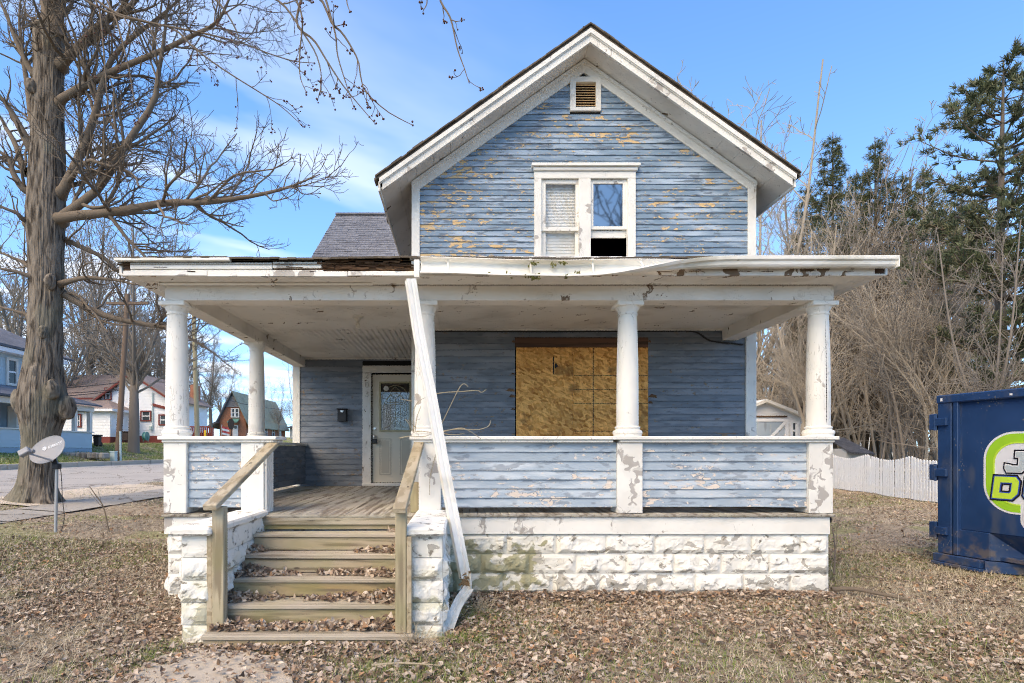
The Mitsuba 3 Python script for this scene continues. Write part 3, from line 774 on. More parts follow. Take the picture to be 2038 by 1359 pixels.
# --- porch floor, ceiling, beams
FL = HOUSE + '__porch_floor'
obj('porch_floor', cat(box(-3.15, 4.0, YF + .02, YW, FLOOR - .10, FLOOR - .03), box(-3.15, XL, YW, YD, FLOOR - .10, FLOOR - .03)), 'dark', HOUSE)
x = -3.14
while x < 3.95:
    w = 0.083
    back = YD if x < XL - .02 else YW
    obj('floor_board', xf(cbox(x, x + w - .004, YF - .05 + rng.uniform(-.008, .008), back - .02, -.028, 0, .004), None, (0, 0, FLOOR + rng.uniform(-.003, .002))), 'floor_wood', FL)
    x += w
CE = HOUSE + '__porch_ceiling'
obj('porch_ceiling', cat(box(-3.1, 3.95, 6.3, YW, 3.378, 3.39), box(-3.1, XL, YW, YD, 3.378, 3.39)), 'rot_wood', HOUSE)
y = 6.42
while y < YW - .02:
    y1 = min(y + .132, YW)
    obj('ceiling_board', cbox(-2.98, -.335, y, y1 - .009, 3.352, 3.374, .004), 'white_dirty', CE)
    obj('ceiling_board', cbox(-.325, 3.80, y + .03, y1 + .021, 3.352, 3.374, .004), 'white_dirty', CE)
    y = y1
x = -2.98
while x < XL - .02:
    x1 = min(x + .0836, XL)
    obj('ceiling_board', cbox(x, x1 - .010, YW + .002, YD - .002, 3.352, 3.374, .004), 'white_dirty', CE)
    x = x1
obj('ceiling_batten', cbox(-.345, -.315, 6.42, YW, 3.338, 3.353, .003), 'white_dirty', CE)
obj('ceiling_trim', cbox(-2.98, XL, YD - .045, YD - .02, 3.325, 3.352, .004), 'white_dirty', CE)
obj('ceiling_trim', cbox(XL, 3.8, YW - .045, YW - .02, 3.325, 3.352, .004), 'white_dirty', CE)
bx0, bx1 = xat(328, YF), xat(1660, YF)
obj('beam', cbox(bx0, bx1, YF, YF + .22, 3.20, 3.362, .005), 'white_dirty', HOUSE)
obj('beam', cbox(bx0, bx0 + .21, YF + .222, YD - .02, 3.185, 3.36, .005), 'white_dirty', HOUSE)
obj('beam', cbox(bx1 - .22, bx1, YF + .222, YW - .02, 3.185, 3.36, .005), 'white_dirty', HOUSE)
obj('wall_cable', tubes(smoothpath([(XL + .3, YW - .028, 3.318), (1.0, YW - .028, 3.312), (2.9, YW - .028, 3.318), (3.38, YW - .028, 3.31), (3.62, YW - .028, 3.18), (3.95, YW - .028, 3.14), (4.1, YW - .028, 3.12)], 40), np.full(40, .011), 6), 'black_iron', HOUSE, smooth=True)
# --- porch roof
YE, EX0, EX1 = 5.82, xat(230, 5.82), xat(1776, 5.82)
PR = HOUSE + '__porch_roof'
v = np.array([[EX0, YE, 3.505], [EX1, YE, 3.505], [EX1 - .3, YW + .0, 4.15], [EX0 + .3, YW + .0, 4.15], [EX0, YD, 3.505], [EX1, YW, 3.505], [EX0 + 1.2, YD, 3.95], [XL, YD, 4.15], [EX0, YE, 3.47], [EX1, YE, 3.47], [EX1, YW, 3.47], [EX0, YD, 3.47], [XL, YW, 4.15]])
obj('porch_roof', (v, np.array([[0, 1, 2], [0, 2, 3], [0, 3, 6], [0, 6, 4], [1, 5, 2], [3, 12, 7], [3, 7, 6], [8, 9, 10], [8, 10, 11]])), 'shingle_dark', HOUSE)
edge = []
n = 90
for q in range(n):
    x0, x1 = EX0 + (EX1 - EX0) * q / n, EX0 + (EX1 - EX0) * (q + 1) / n
    lift = 0.018 * math.sin(q * .21) + 0.02 * math.exp(-((q - 30) / 5.0) ** 2)
    edge.append(xf(box(x0 + .002, x1, 0, .35, -.012, .006), trimesh.transformations.rotation_matrix(.22, [1, 0, 0])[:3, :3], (0, YE - .03 - rng.uniform(0, .012), 3.522 + lift * .35 + rng.uniform(-.003, .003))))
for q in range(56):
    for xx, s in ((EX0, 1), (EX1, -1)):
        y0 = YE + q * .09
        if s < 0 and y0 > YW: continue
        edge.append(box(min(xx - .02 * s, xx + .3 * s), max(xx - .02 * s, xx + .3 * s), y0, y0 + .088, 3.508 + rng.uniform(-.003, .006), 3.522 + rng.uniform(-.004, .008)))
obj('shingle', cat(*edge), 'shingle_dark', PR, kind='stuff')
SF = HOUSE + '__porch_soffit'
# soffit: level planks between eave and beam
for q in range(3):
    y0 = YE + .035 + q * .115
    o = .115 * q
    obj('soffit_board', cbox(EX0 + .03 + o, EX1 - .03 - o, y0, y0 + .113, 3.362 + q * .0015, 3.38, .003), 'white_dirty', SF)
for xx, s, yb in ((EX0, 1, YD), (EX1, -1, YW)):
    for q in range(3):
        a, b = xx + s * (.03 + .115 * q), xx + s * (.03 + .115 * q + .113)
        obj('soffit_board', cbox(min(a, b), max(a, b), YE + .035 + .115 * (q + 1), yb, 3.3625 + q * .0015, 3.38, .003), 'white_dirty', SF)
obj('soffit_batten', cbox(xat(318, 6.12), xat(545, 6.12), 6.09, 6.16, 3.347, 3.361, .003), 'white_trim', SF)
obj('soffit_batten', cbox(xat(547, 6.12), xat(741, 6.12), 6.095, 6.16, 3.348, 3.361, .003), 'white_trim', SF)
# fascia, board by board, with its rotten places
ez = lambda py: zat(py, YE)
ex = lambda px: xat(px, YE)
obj('fascia_backing', box(EX0 + .06, EX1 - .05, YE + .05, YE + .07, 3.365, 3.50), 'rot_wood', HOUSE)
FA = [(256, 540, 521, 534, 0), (541, 640, 519, 531.5, .004), (818, 926, 516.5, 529, 0), (1025, 1258, 517, 530, .002), (1322, 1750, 518, 529, 0), (815, 1240, 508.5, 515.5, -.006), (1241, 1745, 509.5, 516.5, -.006),
      (256, 642, 534.8, 538, .012)]
for a, b, t, u, dy in FA:
    obj('fascia_board', cbox(ex(a), ex(b), YE + .02 + dy, YE + .05, ez(u), ez(t), .004), 'white_peel', HOUSE)
for a, b, t, u in ((242, 410, 537, 547), (411, 690, 538, 548.5), (691, 826, 537.5, 547), (827, 1210, 531, 548), (1211, 1745, 531, 547)):
    obj('fascia_trim', cbox(ex(a), ex(b), YE + .022, YE + .049, ez(u), ez(t), .004), 'white_peel' if a < 800 else 'white_dirty', HOUSE)
obj('drip_edge', xf(cbox(ex(230), ex(459), YE - .035, YE + .03, -.016, .014, .004), trimesh.transformations.rotation_matrix(-.004, [0, 1, 0])[:3, :3], (0, 0, ez(514.5))), 'white_vinyl', HOUSE, label='loose white metal drip edge at the left end of the porch eave')
rot = []
for q in range(46):
    x0 = ex(rng.uniform(630, 812)); L = rng.uniform(.04, .22); z0 = ez(rng.uniform(517, 536))
    rot.append(beam((x0, YE + .03 + rng.uniform(-.02, .02), z0), (x0 + L, YE + .03 + rng.uniform(-.02, .02), z0 + rng.uniform(-.015, .015)), .02, rng.uniform(.006, .02)))
for q in range(60):
    x0 = ex(rng.uniform(245, 1740)); L = rng.uniform(.03, .16); z0 = ez(rng.choice([516.5, 530, 538.5, 548.5])) + rng.normal(0, .002)
    rot.append(beam((x0, YE + .018, z0), (x0 + L, YE + .018, z0 + rng.uniform(-.004, .004)), .008, rng.uniform(.003, .009)))
obj('rotten_splinter', cat(*rot), 'rot_wood', HOUSE, kind='stuff')
nest = []
for q in range(70):
    c = (ex(rng.uniform(940, 1020) if q < 55 else rng.uniform(1265, 1318)), YE + .045 + rng.uniform(-.015, .01), ez(rng.uniform(519, 528)))
    d = rng.normal(0, 1, 3); d /= np.linalg.norm(d)
    nest.append(beam(np.array(c) - d * .02, np.array(c) + d * .02, .012, .008))
solo('bird_nest', cat(*nest), 'nest', 'clump of dry nest straw in the broken porch eave above the front', 'nest')
# eave side boards
obj('fascia_board', cbox(EX0 + .0, EX0 + .03, YE + .06, YD, 3.375, 3.50, .004), 'white_peel', HOUSE)
obj('fascia_board', cbox(EX1 - .03, EX1, YE + .06, YW, 3.375, 3.50, .004), 'white_peel', HOUSE)
# --- columns, pedestals, railings
def column(x, y, crack=False):
    k = key(HOUSE + '__column'); labels[k] = {}
    del labels[k]
    z0, z1 = 1.738, 3.198
    b = [(.118, z0 + .10), (.1185, z0 + .3), (.117, z0 + .6), (.110, z0 + 1.0), (.100, z1 - .16)]
    prof = [(0, z0 + .10)] + b + [(.098, z1 - .14), (.108, z1 - .135), (.108, z1 - .12), (.099, z1 - .115), (.100, z1 - .10), (.112, z1 - .085), (.124, z1 - .06), (.129, z1 - .048), (0, z1 - .048)]
    m = lathe(prof, 40, (x, y, 0))
    obj('column', m, 'white_column', HOUSE, smooth=35)
    k = [q for q in scene if q.startswith(HOUSE + '__column') and q.count('__') == 1][-1]
    obj('capital', cbox(x - .141, x + .141, y - .141, y + .141, z1 - .048, z1, .006), 'white_column', k)
    obj('base', lathe([(0, z0), (.150, z0), (.150, z0 + .02), (.158, z0 + .03), (.158, z0 + .05), (.148, z0 + .065), (.130, z0 + .072), (.128, z0 + .085), (.136, z0 + .09), (.136, z0 + .102), (.119, z0 + .112), (0, z0 + .112)], 40, (x, y, 0)), 'white_column', k, smooth=35)
    if crack:
        a = -math.pi / 2 + .15
        pts = np.stack([x + np.array([.119, .1185, .110, .101]) * math.cos(a), y + np.array([.119, .1185, .110, .101]) * math.sin(a), np.array([z0 + .15, z0 + .5, z0 + 1.0, z1 - .2])], 1)
        obj('split', tubes(pts, np.array([.003, .004, .003, .001]), 4), 'dark', k)


yc = 6.335
for px in (350, 846, 1250.5, 1632):
    column(xat(px, yc - .03), yc, px == 1632)
column(-3.06, 8.62)
PEDS = [(-3.19, -2.945, 6.17, 6.46), (-2.36, -2.115, 6.17, 6.47), (-.455, -.215, 6.17, 6.47), (1.675, 1.945, 6.17, 6.47), (3.73, 3.985, 6.17, 6.47)]
for (a, b, y0, y1) in PEDS:
    obj('pedestal', cbox(a, b, y0, y1, FLOOR + .004, 1.668, .006), 'white_peel', HOUSE)
obj('pedestal_trim', cbox(-2.114, -2.094, 6.20, 6.30, FLOOR + .004, 1.66, .003), 'white_peel', HOUSE)
obj('pedestal_trim', cbox(-2.113, -2.098, 6.34, 6.44, FLOOR + .004, 1.66, .003), 'white_peel', HOUSE)
obj('loose_plank', cbox(-.552, -.46, 6.26, 6.30, FLOOR + .004, 1.24, .004), 'post_wood', HOUSE, label='bare weathered plank beside the pedestal at the top of the steps')
RAILS = [(-2.944, -2.361), (-.214, 1.674), (1.946, 3.729)]
for (a, b) in RAILS:
    k = obj('railing', box(a, b, 6.235, 6.38, .985, 1.66), 'siding_porch', HOUSE)
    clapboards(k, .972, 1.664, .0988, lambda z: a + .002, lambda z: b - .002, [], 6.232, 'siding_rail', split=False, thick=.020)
# side railings
for xx, s, yb in ((-3.06, -1, YD), (3.87, 1, YW)):
    k = obj('railing', box(xx - .07, xx + .07, 6.475, yb - .02, .985, 1.655), 'siding_porch', HOUSE)
    R = frame((0, 1, 0), (-1, 0, 0), (0, 0, 1)) if s > 0 else frame((0, -1, 0), (1, 0, 0), (0, 0, 1))
    clapboards(k, .972, 1.66, .0988, lambda z: 0, lambda z: yb - 6.5, [], 0, 'siding_rail', (R, (xx + s * .072, 6.48 if s > 0 else yb - .02, 0)), split=False)
    R = frame((0, 1, 0), (-1, 0, 0), (0, 0, 1)) if s < 0 else frame((0, -1, 0), (1, 0, 0), (0, 0, 1))
    clapboards(k, .972, 1.66, .0988, lambda z: 0, lambda z: yb - 6.5, [], 0, 'siding_porch', (R, (xx - s * .072, 6.48 if s < 0 else yb - .02, 0)), split=False)
    obj('cap_rail', cbox(xx - .12, xx + .12, 6.46, yb - .02, 1.676, 1.722, .005), 'white_peel' if s > 0 else 'white_dirty', HOUSE)
for a, b in ((xat(312, 6.12), xat(549, 6.12)), (xat(815, 6.12), xat(1229, 6.12)), (xat(1229.3, 6.12), xat(1672, 6.12))):
    obj('cap_rail', cbox(a, b, 6.12, 6.50, 1.697, 1.737, .007), 'white_peel', HOUSE)
    obj('cap_molding', cbox(a + .035, b - .035, 6.145, 6.48, 1.669, 1.696, .006), 'white_trim', HOUSE)
# --- foundation of rock-faced blocks
obj('skirt_board', cbox(-3.19, 1.62, 6.185, 6.215, .685, .868, .003), 'white_peel', HOUSE)
obj('skirt_board', cbox(1.622, xat(1651, 6.2), 6.187, 6.217, .683, .868, .003), 'white_trim', HOUSE)
obj('floor_edge', cbox(-3.21, -2.12, 6.155, 6.24, .870, .892, .006), 'floor_wood', HOUSE)
obj('floor_edge', cbox(-.42, 4.0, 6.155, 6.24, .870, .892, .006), 'floor_wood', HOUSE)
FD = obj('foundation', box(-3.14, 3.93, 6.28, YW, -.3, .80), 'dark', HOUSE)


def rockface(nx, nz, L, H, amp, seed):
    """A rough face in x, z with its depth field; edges stay at zero."""
    x, z = np.meshgrid(np.linspace(0, 1, nx), np.linspace(0, 1, nz))
    e = np.minimum(np.minimum(x, 1 - x) * L, np.minimum(z, 1 - z) * H)
    p = np.stack([x * L * 7 + seed * 3.7, z * H * 8, 0 * x + seed], -1)
    n = meshkit.fbm(p, 4, 2)
    n = np.round(n * 7 + .25 * meshkit.noise(p * 2.3)) / 7 * .55 + n * .45
    ridge = 1 - np.abs(2 * meshkit.noise(p * 1.7 + 9) - 1)
    belly = 1 - 0.35 * (z - .35) ** 2 * 4
    return ss(0.002, 0.035, e) * amp * (0.05 + 1.0 * n * n * 1.6 + .55 * ridge * n) * belly


def rockblock(x0, x1, y0, y1, z0, z1, faces='f', amp=.04, seed=0):
    """Rough on the faces listed: f towards the street, l and r sideways."""
    out = [box(x0, x1, y0 + .002, y1, z0, z1)]
    j = .004
    nz = max(5, int((z1 - z0) / .016))
    if 'f' in faces:
        nx = max(5, int((x1 - x0) / .018)); d = rockface(nx, nz, x1 - x0, z1 - z0, amp, seed)
        x, z = np.meshgrid(np.linspace(x0 + j, x1 - j, nx), np.linspace(z0 + j, z1 - j, nz)); out.append(sheet(x, y0 - d - .002, z))
    for s, xx in (('l', x0), ('r', x1)):
        if s in faces:
            ny = max(5, int((y1 - y0) / .03)); d = rockface(ny, nz, y1 - y0, z1 - z0, amp, seed + 5)
            y, z = np.meshgrid(np.linspace(y0 + j, y1 - j, ny), np.linspace(z0 + j, z1 - j, nz)); out.append(sheet(xx + (d + .002) * (1 if s == 'r' else -1), y, z))
    return cat(*out)


sd = 0
for r in range(5):
    z1 = .681 - .2137 * r; z0 = z1 - .2137
    x = -3.17 - (.26 if r % 2 else 0)
    while x < 3.96:
        L = .52 + rng.uniform(-.02, .02)
        a, b = max(x, -3.17), min(x + L, 3.97)
        if b > 3.80: b = 3.97
        sd += 1
        if b - a > .08:
            fc = 'f' + ('l' if a <= -3.16 else '') + ('r' if b >= 3.96 else '')
            obj('block', rockblock(a + .003, b - .003, 6.225, 6.42, z0 + .003, z1 - .003, fc, .040 * rng.uniform(.6, 1.3), sd), 'block_paint', FD)
        if b >= 3.97: break
        x += L
    for xx, fc in ((-3.17, 'l'), (3.77, 'r')):
        y = 6.425
        while y < (10.9 if fc == 'l' else YW):
            sd += 1
            obj('block', rockblock(xx, xx + .2, y + .003, y + .517, z0 + .003, z1 - .003, fc, .035, sd), 'block_paint', FD, smooth=28)
            y += .52
obj('mortar', cat(box(-3.168, 3.968, 6.232, 6.29, -.3, .681), box(-3.165, -3.0, 6.29, 10.9, -.3, .69), box(3.8, 3.965, 6.29, YW, -.3, .69)), 'block_paint', FD)
obj('skirt_board', cbox(-3.185, -3.15, 6.217, YD, .685, .868, .003), 'white_peel', HOUSE)
obj('skirt_board', cbox(3.945, 3.98, 6.218, YW, .685, .868, .003), 'white_peel', HOUSE)
# --- cheek walls of the steps
for (a, b, ca, cb, fs) in ((-2.33, -2.09, -2.40, -2.062, 'flr'), (-.425, -.155, -.475, -.128, 'flr')):
    k = obj('cheek_wall', box(a + .02, b - .02, 4.84, 6.16, -.2, .87), 'block_paint', HOUSE)
    for r in range(5):
        z1 = .875 - .187 * r; z0 = z1 - .187 - (.1 if r == 4 else 0)
        ys = [4.80, 5.27, 5.75, 6.165] if r % 2 == 0 else [4.80, 5.02, 5.50, 5.98, 6.165]
        bul = (0, .004, .01, .004, -.006)[r]
        for y0, y1 in zip(ys[:-1], ys[1:]):
            sd += 1
            obj('block', rockblock(a - bul, b + bul * .3, y0 + .002, y1 - .002, z0 + .002, z1 - .002, ('flr' if y0 < 4.9 else 'lr'), .010 if r == 0 else .042, sd), 'block_paint', k)
    # the coping is worn round
    c = cbox(ca, cb, 4.72, 6.165, .878, .948, .018)
    m = trimesh.Trimesh(*c, process=False).subdivide().subdivide().subdivide()
    vv = np.array(m.vertices); vv += .012 * (meshkit.fbm(vv * 9, 3, 4)[:, None] - .5) * np.array([1, 1, 1.0])
    obj('coping', (vv, np.array(m.faces)), 'block_paint', k, smooth=40)

# --- wooden steps with two handrails
ST = thing('wooden_steps', 'weathered plank steps with handrails and drifts of dead leaves leading up to the porch', 'steps')
TR = [(4.60, .10, -2.085, -.385), (4.91, .261, -2.085, -.475), (5.20, .422, -2.085, -.475), (5.47, .583, -2.085, -.475), (5.76, .744, -2.085, -.475)]
for q, (y, z, a, b) in enumerate(TR):
    for w0_, w1_ in ((0, .137), (.143, .285)):
        obj('tread', xf(cbox(a, b, y + w0_, y + w1_, -.036, 0, .006), trimesh.transformations.rotation_matrix(rng.normal(0, .002), [0, 1, 0])[:3, :3], (0, 0, z + rng.uniform(-.002, .002))), 'step_tread', ST)
    obj('riser', cbox(a + .01, b - .01, y + .022, y + .05, z - .16 if q else -.05, z - .037, .003), 'step_wood', ST)
obj('riser', cbox(-2.10, -.46, 6.075, 6.10, .752, .80, .003), 'step_wood', ST)
obj('top_board', cbox(-2.12, -.45, 6.045, 6.085, .803, .872, .005), 'step_tread', ST)
obj('top_board', cbox(-2.12, -.45, 6.05, 6.16, .873, .900, .005), 'floor_wood', ST)
for xx in (-2.083, -.475):
    pts = [(4.64, .06)]
    pl = sg.Polygon([(4.65, -.1), (4.65, .06)] + [p for (y, z, a, b) in TR for p in ((y + .055, z - .04), (y + .30, z - .04))] + [(6.05, .70), (6.05, .3), (5.2, -.1)]).buffer(0)
    obj('stringer', prism(pl, frame((0, 1, 0), (0, 0, 1), (1, 0, 0)), (xx, 0, 0), .035), 'post_wood', ST)
obj('post', cbox(-2.065, -1.968, 4.77, 4.86, .101, 1.115, .006), 'post_wood', ST)
obj('post', cbox(-2.115, -2.068, 4.785, 4.835, .02, .95, .005), 'rail_wood', ST)
obj('post', cbox(-.535, -.445, 4.66, 4.75, .101, 1.10, .006), 'post_wood', ST)
obj('post', cbox(-.442, -.402, 4.665, 4.75, .101, .88, .005), 'rail_wood', ST)
obj('handrail', beam((-2.035, 4.66, 1.118), (-2.02, 6.20, 1.655), .115, .05, b=.006), 'rail_wood', ST)
obj('handrail', beam((-.49, 4.56, 1.105), (-.452, 6.17, 1.655), .105, .05, b=.006), 'rail_wood', ST)

# --- gutter: upright on the right, rolled open and sagging on the left
GU = HOUSE + '__gutter'
ns = 70
xs = np.linspace(ex(838), xat(1789, 5.70), ns)
t = ss(1.2, 2.7, xs)
ang = (1 - t) * 1.35
prof = np.array([(0, 0), (0, -.085), (-.010, -.092), (-.075, -.092), (-.090, -.075), (-.096, -.045), (-.118, -.030), (-.122, -.008), (-.122, .004), (-.112, .004), (-.1165, -.008), (-.113, -.025), (-.091, -.041), (-.085, -.072), (-.072, -.087), (-.010, -.087), (-.004, -.082), (-.004, 0)])   # depth towards street (-), height
sag = np.interp(xs, [ex(838), ex(900), ex(1000), ex(1120), ex(1250), ex(1330), ex(1480), xs[-1]], [.012, .008, -.012, -.022, -.006, .004, .01, .012])
V = []
for i_, x in enumerate(xs):
    c, s_ = math.cos(ang[i_]), math.sin(ang[i_])
    k_ = 1 + .45 * (1 - t[i_])
    y = prof[:, 0] * k_ * c - prof[:, 1] * s_ - .095 * s_
    z = prof[:, 1] * c + prof[:, 0] * k_ * s_
    V.append(np.stack([np.full(len(prof), x), YE - .012 + np.minimum(y, 0.02), ez(519.5) + sag[i_] + z + .0 * t[i_]], 1))
V = np.array(V); m_ = len(prof)
i, j = np.meshgrid(np.arange(ns - 1), np.arange(m_), indexing='ij'); a = i * m_ + j; b = i * m_ + (j + 1) % m_
obj('gutter', (V.reshape(-1, 3), np.vstack([np.stack([a, b, b + m_], -1).reshape(-1, 3), np.stack([a, b + m_, a + m_], -1).reshape(-1, 3)])), 'white_vinyl', HOUSE, smooth=30, label='white metal gutter sagging and twisted off the porch eave')
for px in (889, 1058, 1177, 1269):
    q = int(np.argmin(np.abs(xs - ex(px))))
    p0 = np.array([xs[q], YE - .02, ez(521)]); p1 = V[q, 7] + np.array([0, -.006, .004])
    obj('hanger', cat(beam(p0 + (0, -.035, 0), p1, .016, .008, up=(0, 1, 0)), cbox(xs[q] - .016, xs[q] + .016, YE - .07, YE - .02, ez(521) - .006, ez(521) + .012, .003)), 'white_vinyl', GU)
obj('end_piece', cat(cbox(ex(825), ex(836), YE - .075, YE - .012, ez(556), ez(521), .004), cbox(xs[-1] - .005, xs[-1] + .006, YE - .13, YE - .012, ez(538), ez(520), .002)), 'white_vinyl', GU)
ms = []
for px, n_, zz in ((1063, 26, 558), (1048, 10, 556), (1120, 9, 555), (1118, 12, 531), (1060, 10, 531), (1008, 5, 553), (968, 4, 552), (1145, 5, 549), (1100, 8, 532)):
    for _ in range(n_):
        c = np.array([ex(px + rng.normal(0, 4)), YE - .115 + rng.normal(0, .02), ez(zz + rng.normal(0, 2.2))]); d = rng.normal(0, 1, 3); d /= np.linalg.norm(d)
        ms.append(beam(c - d * .014, c + d * .014, .014, .01))
obj('moss_clump', cat(*ms), 'moss', GU, kind='stuff')


def rectpipe(pts, w, d, n, yaw=0.35):
    P = smoothpath(pts, n)
    t_ = np.gradient(P, axis=0); t_ /= np.linalg.norm(t_, axis=1, keepdims=True)
    side = np.array([math.cos(yaw), math.sin(yaw), 0])
    pr = np.array([(-.5, -.5), (-.12, -.5), (-.06, -.42), (.06, -.42), (.12, -.5), (.5, -.5), (.5, -.1), (.45, 0), (.5, .1), (.5, .5), (-.5, .5), (-.5, .1), (-.45, 0), (-.5, -.1)])
    V_ = []
    for p, tt in zip(P, t_):
        u = side - tt * (side @ tt); u /= np.linalg.norm(u); w_ = np.cross(tt, u)
        if w_[1] < 0: w_ = -w_
        V_.append(p + pr[:, :1] * u * w + pr[:, 1:] * w_ * d)
    V_ = np.array(V_); m = len(pr)
    i, j = np.meshgrid(np.arange(n - 1), np.arange(m), indexing='ij'); a = i * m + j; b = i * m + (j + 1) % m
    f = np.vstack([np.stack([a, b, b + m], -1).reshape(-1, 3), np.stack([a, b + m, a + m], -1).reshape(-1, 3)])
    return V_.reshape(-1, 3), f


DS = thing('downspout', 'broken white metal downspout hanging askew in front of the porch', 'downspout')
e0 = at(928, 1160, 5.42)
obj('pipe', rectpipe([at(817, 557, 5.74), at(836, 680, 5.68), at(858, 790, 5.63), at(889, 960, 5.56), at(926, 1150, 5.42)], .098, .072, 34), 'white_vinyl', DS, smooth=25)
obj('elbow', rectpipe([at(932, 1173, 5.40), at(910, 1205, 5.20), at(892, 1250, 4.96), at(886, 1262, 4.90)], .095, .07, 16, .5), 'white_vinyl', DS, smooth=25, label='lower elbow piece of the downspout, bent away and resting on the leaves')
mu = []
for _ in range(60):
    c = at(925 + rng.normal(0, 5), 1160 + rng.normal(0, 9), 5.39); d = rng.normal(0, 1, 3); d /= np.linalg.norm(d)
    mu.append(beam(c - d * .015, c + d * .015, .018, .012))
obj('debris', cat(*mu), 'nest', DS, kind='stuff')
tw = []
for q in range(5):
    p = at(934 + rng.uniform(-3, 3), 1140, 5.40); p2 = at(937 + rng.uniform(-4, 4), 1178, 5.38)
    tw.append(tubes(smoothpath([p, (p + p2) / 2 + rng.normal(0, .02, 3), p2], 8), np.full(8, .007), 4))
obj('torn_strip', cat(*tw), 'white_vinyl', DS, kind='stuff')
for px, py in ((872, 852), (874, 877), (842, 733), (903, 1028)):
    c = at(px, py, 5.5 if py < 900 else 5.46)
# --- dry vine on the second column
VN = thing('dry_vine', 'dry leafless vine curling around the column beside the steps', 'vine')
vy = 6.12
for pts in ([(872, 862, vy), (880, 842, vy), (905, 790, 6.0), (917, 768, 6.0), (925, 764, 6.0), (932, 770, 6.0)], [(868, 784, 6.1), (885, 781, 6.0), (920, 779, 6.0), (950, 777, 6.0), (958, 781, 6.0), (968, 775, 6.0)],
            [(880, 858, 6.1), (910, 854, 6.0), (950, 855, 6.0), (972, 848, 6.0), (977, 836, 6.0)], [(878, 860, 6.1), (915, 852, 6.0), (935, 858, 6.0), (957, 873, 6.0)], [(878, 862, 6.1), (900, 865, 6.0), (925, 863, 6.0)],
            [(823, 858, 6.15), (823, 820, 6.15), (832, 800, 6.12), (848, 790, 6.1)], [(826, 858, 6.15), (830, 830, 6.14), (838, 808, 6.12)], [(868, 900, 6.1), (862, 925, 6.1), (856, 950, 6.12), (855, 985, 6.15)],
            [(823, 860, 6.15), (812, 840, 6.1), (806, 834, 6.1)], [(826, 850, 6.15), (812, 835, 6.1)], [(795, 872, 6.1), (815, 868, 6.08), (845, 868, 6.08), (862, 862, 6.1)],
            [(822, 860, 6.16), (840, 858, 6.14), (860, 861, 6.14)], [(820, 798, 6.16), (797, 794, 6.1)]):
    obj('stem', tubes(smoothpath([at(*p) for p in pts], 24), np.linspace(.0055, .0028, 24), 5), 'vine', VN, smooth=True)
# --- porch ceiling light
PL = thing('porch_light', 'bare bulb light fixture on the porch ceiling before the door', 'light')
lx, ly = xat(712, 7.6), 7.6
obj('canopy', lathe([(0, 3.352), (.075, 3.352), (.07, 3.335), (.045, 3.325), (.035, 3.29), (0, 3.29)], 20, (lx, ly, 0)), 'beige_bulb', PL, smooth=40)
obj('bulb', lathe([(0, 3.29), (.016, 3.29), (.018, 3.27), (.032, 3.245), (.034, 3.225), (.024, 3.20), (0, 3.19)], 16, (lx, ly, 0)), 'beige_bulb', PL, smooth=True)

# ------------------------------------------------------------------ roll-off container on the right
DU = thing('roll_off_container', 'navy blue steel roll-off waste container with a green and white logo', 'container')
A0 = np.array([6.82, 8.25, -0.03]); du = unit((0.196, -0.981, 0)); dn = unit((-0.981, -0.196, 0)); R0 = frame(du, (0, 0, 1), dn)    # along the side, up, out of the side


def dbox(u0, u1, z0, z1, n0, n1, b=.008): return xf(cbox(u0, u1, z0, z1, n0, n1, b), R0, A0)


LEN, HT = 6.2, 2.40
obj('side_panel', dbox(.05, LEN, .52, HT - .1, -.10, -.055), 'navy_paint', DU)
obj('side_panel', dbox(.05, LEN, HT - .1, HT - .02, -2.3, -2.25), 'navy_paint', DU)
obj('side_panel', dbox(.05, LEN, .2, HT - .1, -2.3, -2.25), 'navy_paint', DU)
obj('tailgate', dbox(0.0, .06, .2, HT - .06, -2.28, -.02), 'navy_paint', DU)
obj('end_panel', dbox(LEN - .05, LEN, .2, HT - .06, -2.28, -.02), 'navy_paint', DU)
obj('floor', dbox(0, LEN, .16, .22, -2.28, -.12), 'navy_paint', DU)
obj('corner_post', dbox(0, .19, .16, HT - .1, -.16, .0), 'navy_paint', DU)
obj('rib', dbox(.215, .28, .16, HT - .1, -.09, .005), 'navy_paint', DU)
for u in (1.45, 2.5, 3.6, 4.7, 5.8):
    obj('rib', dbox(u, u + .14, .6, HT - .1, -.08, .03), 'navy_paint', DU)
obj('top_rail', dbox(-.01, LEN + .01, HT - .12, HT, -.13, .02, .015), 'navy_paint', DU)
obj('top_rail', dbox(-.01, .10, HT - .12, HT, -2.26, -.131, .015), 'navy_paint', DU)
obj('top_rail', dbox(-.01, LEN, HT - .12, HT, -2.38, -2.27, .015), 'navy_paint', DU)
obj('lower_panel', dbox(.19, .66, .16, .518, -.10, -.03, .004), 'navy_paint', DU)
pl = [(.66, .5, -.04), (LEN, .5, -.04), (LEN, .18, -.42), (.98, .18, -.42), (.66, .18, -.04)]
loc = np.array([[.66, .52, -.04], [1.6, .52, -.05], [1.6, .16, -.40], [.95, .16, -.40], [.66, .16, -.045], [LEN, .52, -.05], [LEN, .16, -.40]])
obj('lower_panel', xf((loc, np.array([[0, 1, 2], [0, 2, 3], [0, 3, 4], [1, 5, 6], [1, 6, 2]])), R0, A0), 'navy_paint', DU, label='slanted lower side panel of the container')
obj('skid_rail', dbox(-.03, .60, .045, .15, -.20, .05, .006), 'navy_paint', DU)
obj('skid_rail', dbox(-.03, .62, .0, .042, -.24, .085, .006), 'navy_paint', DU)
q0 = beam(A0 + du * .6 + dn * -.02 + np.array([0, 0, .075]), A0 + du * .98 + dn * -.40 + np.array([0, 0, .075]), .12, .145)
obj('skid_rail', q0, 'navy_paint', DU)
obj('skid_rail', dbox(.95, LEN, .0, .15, -.52, -.38, .006), 'navy_paint', DU)
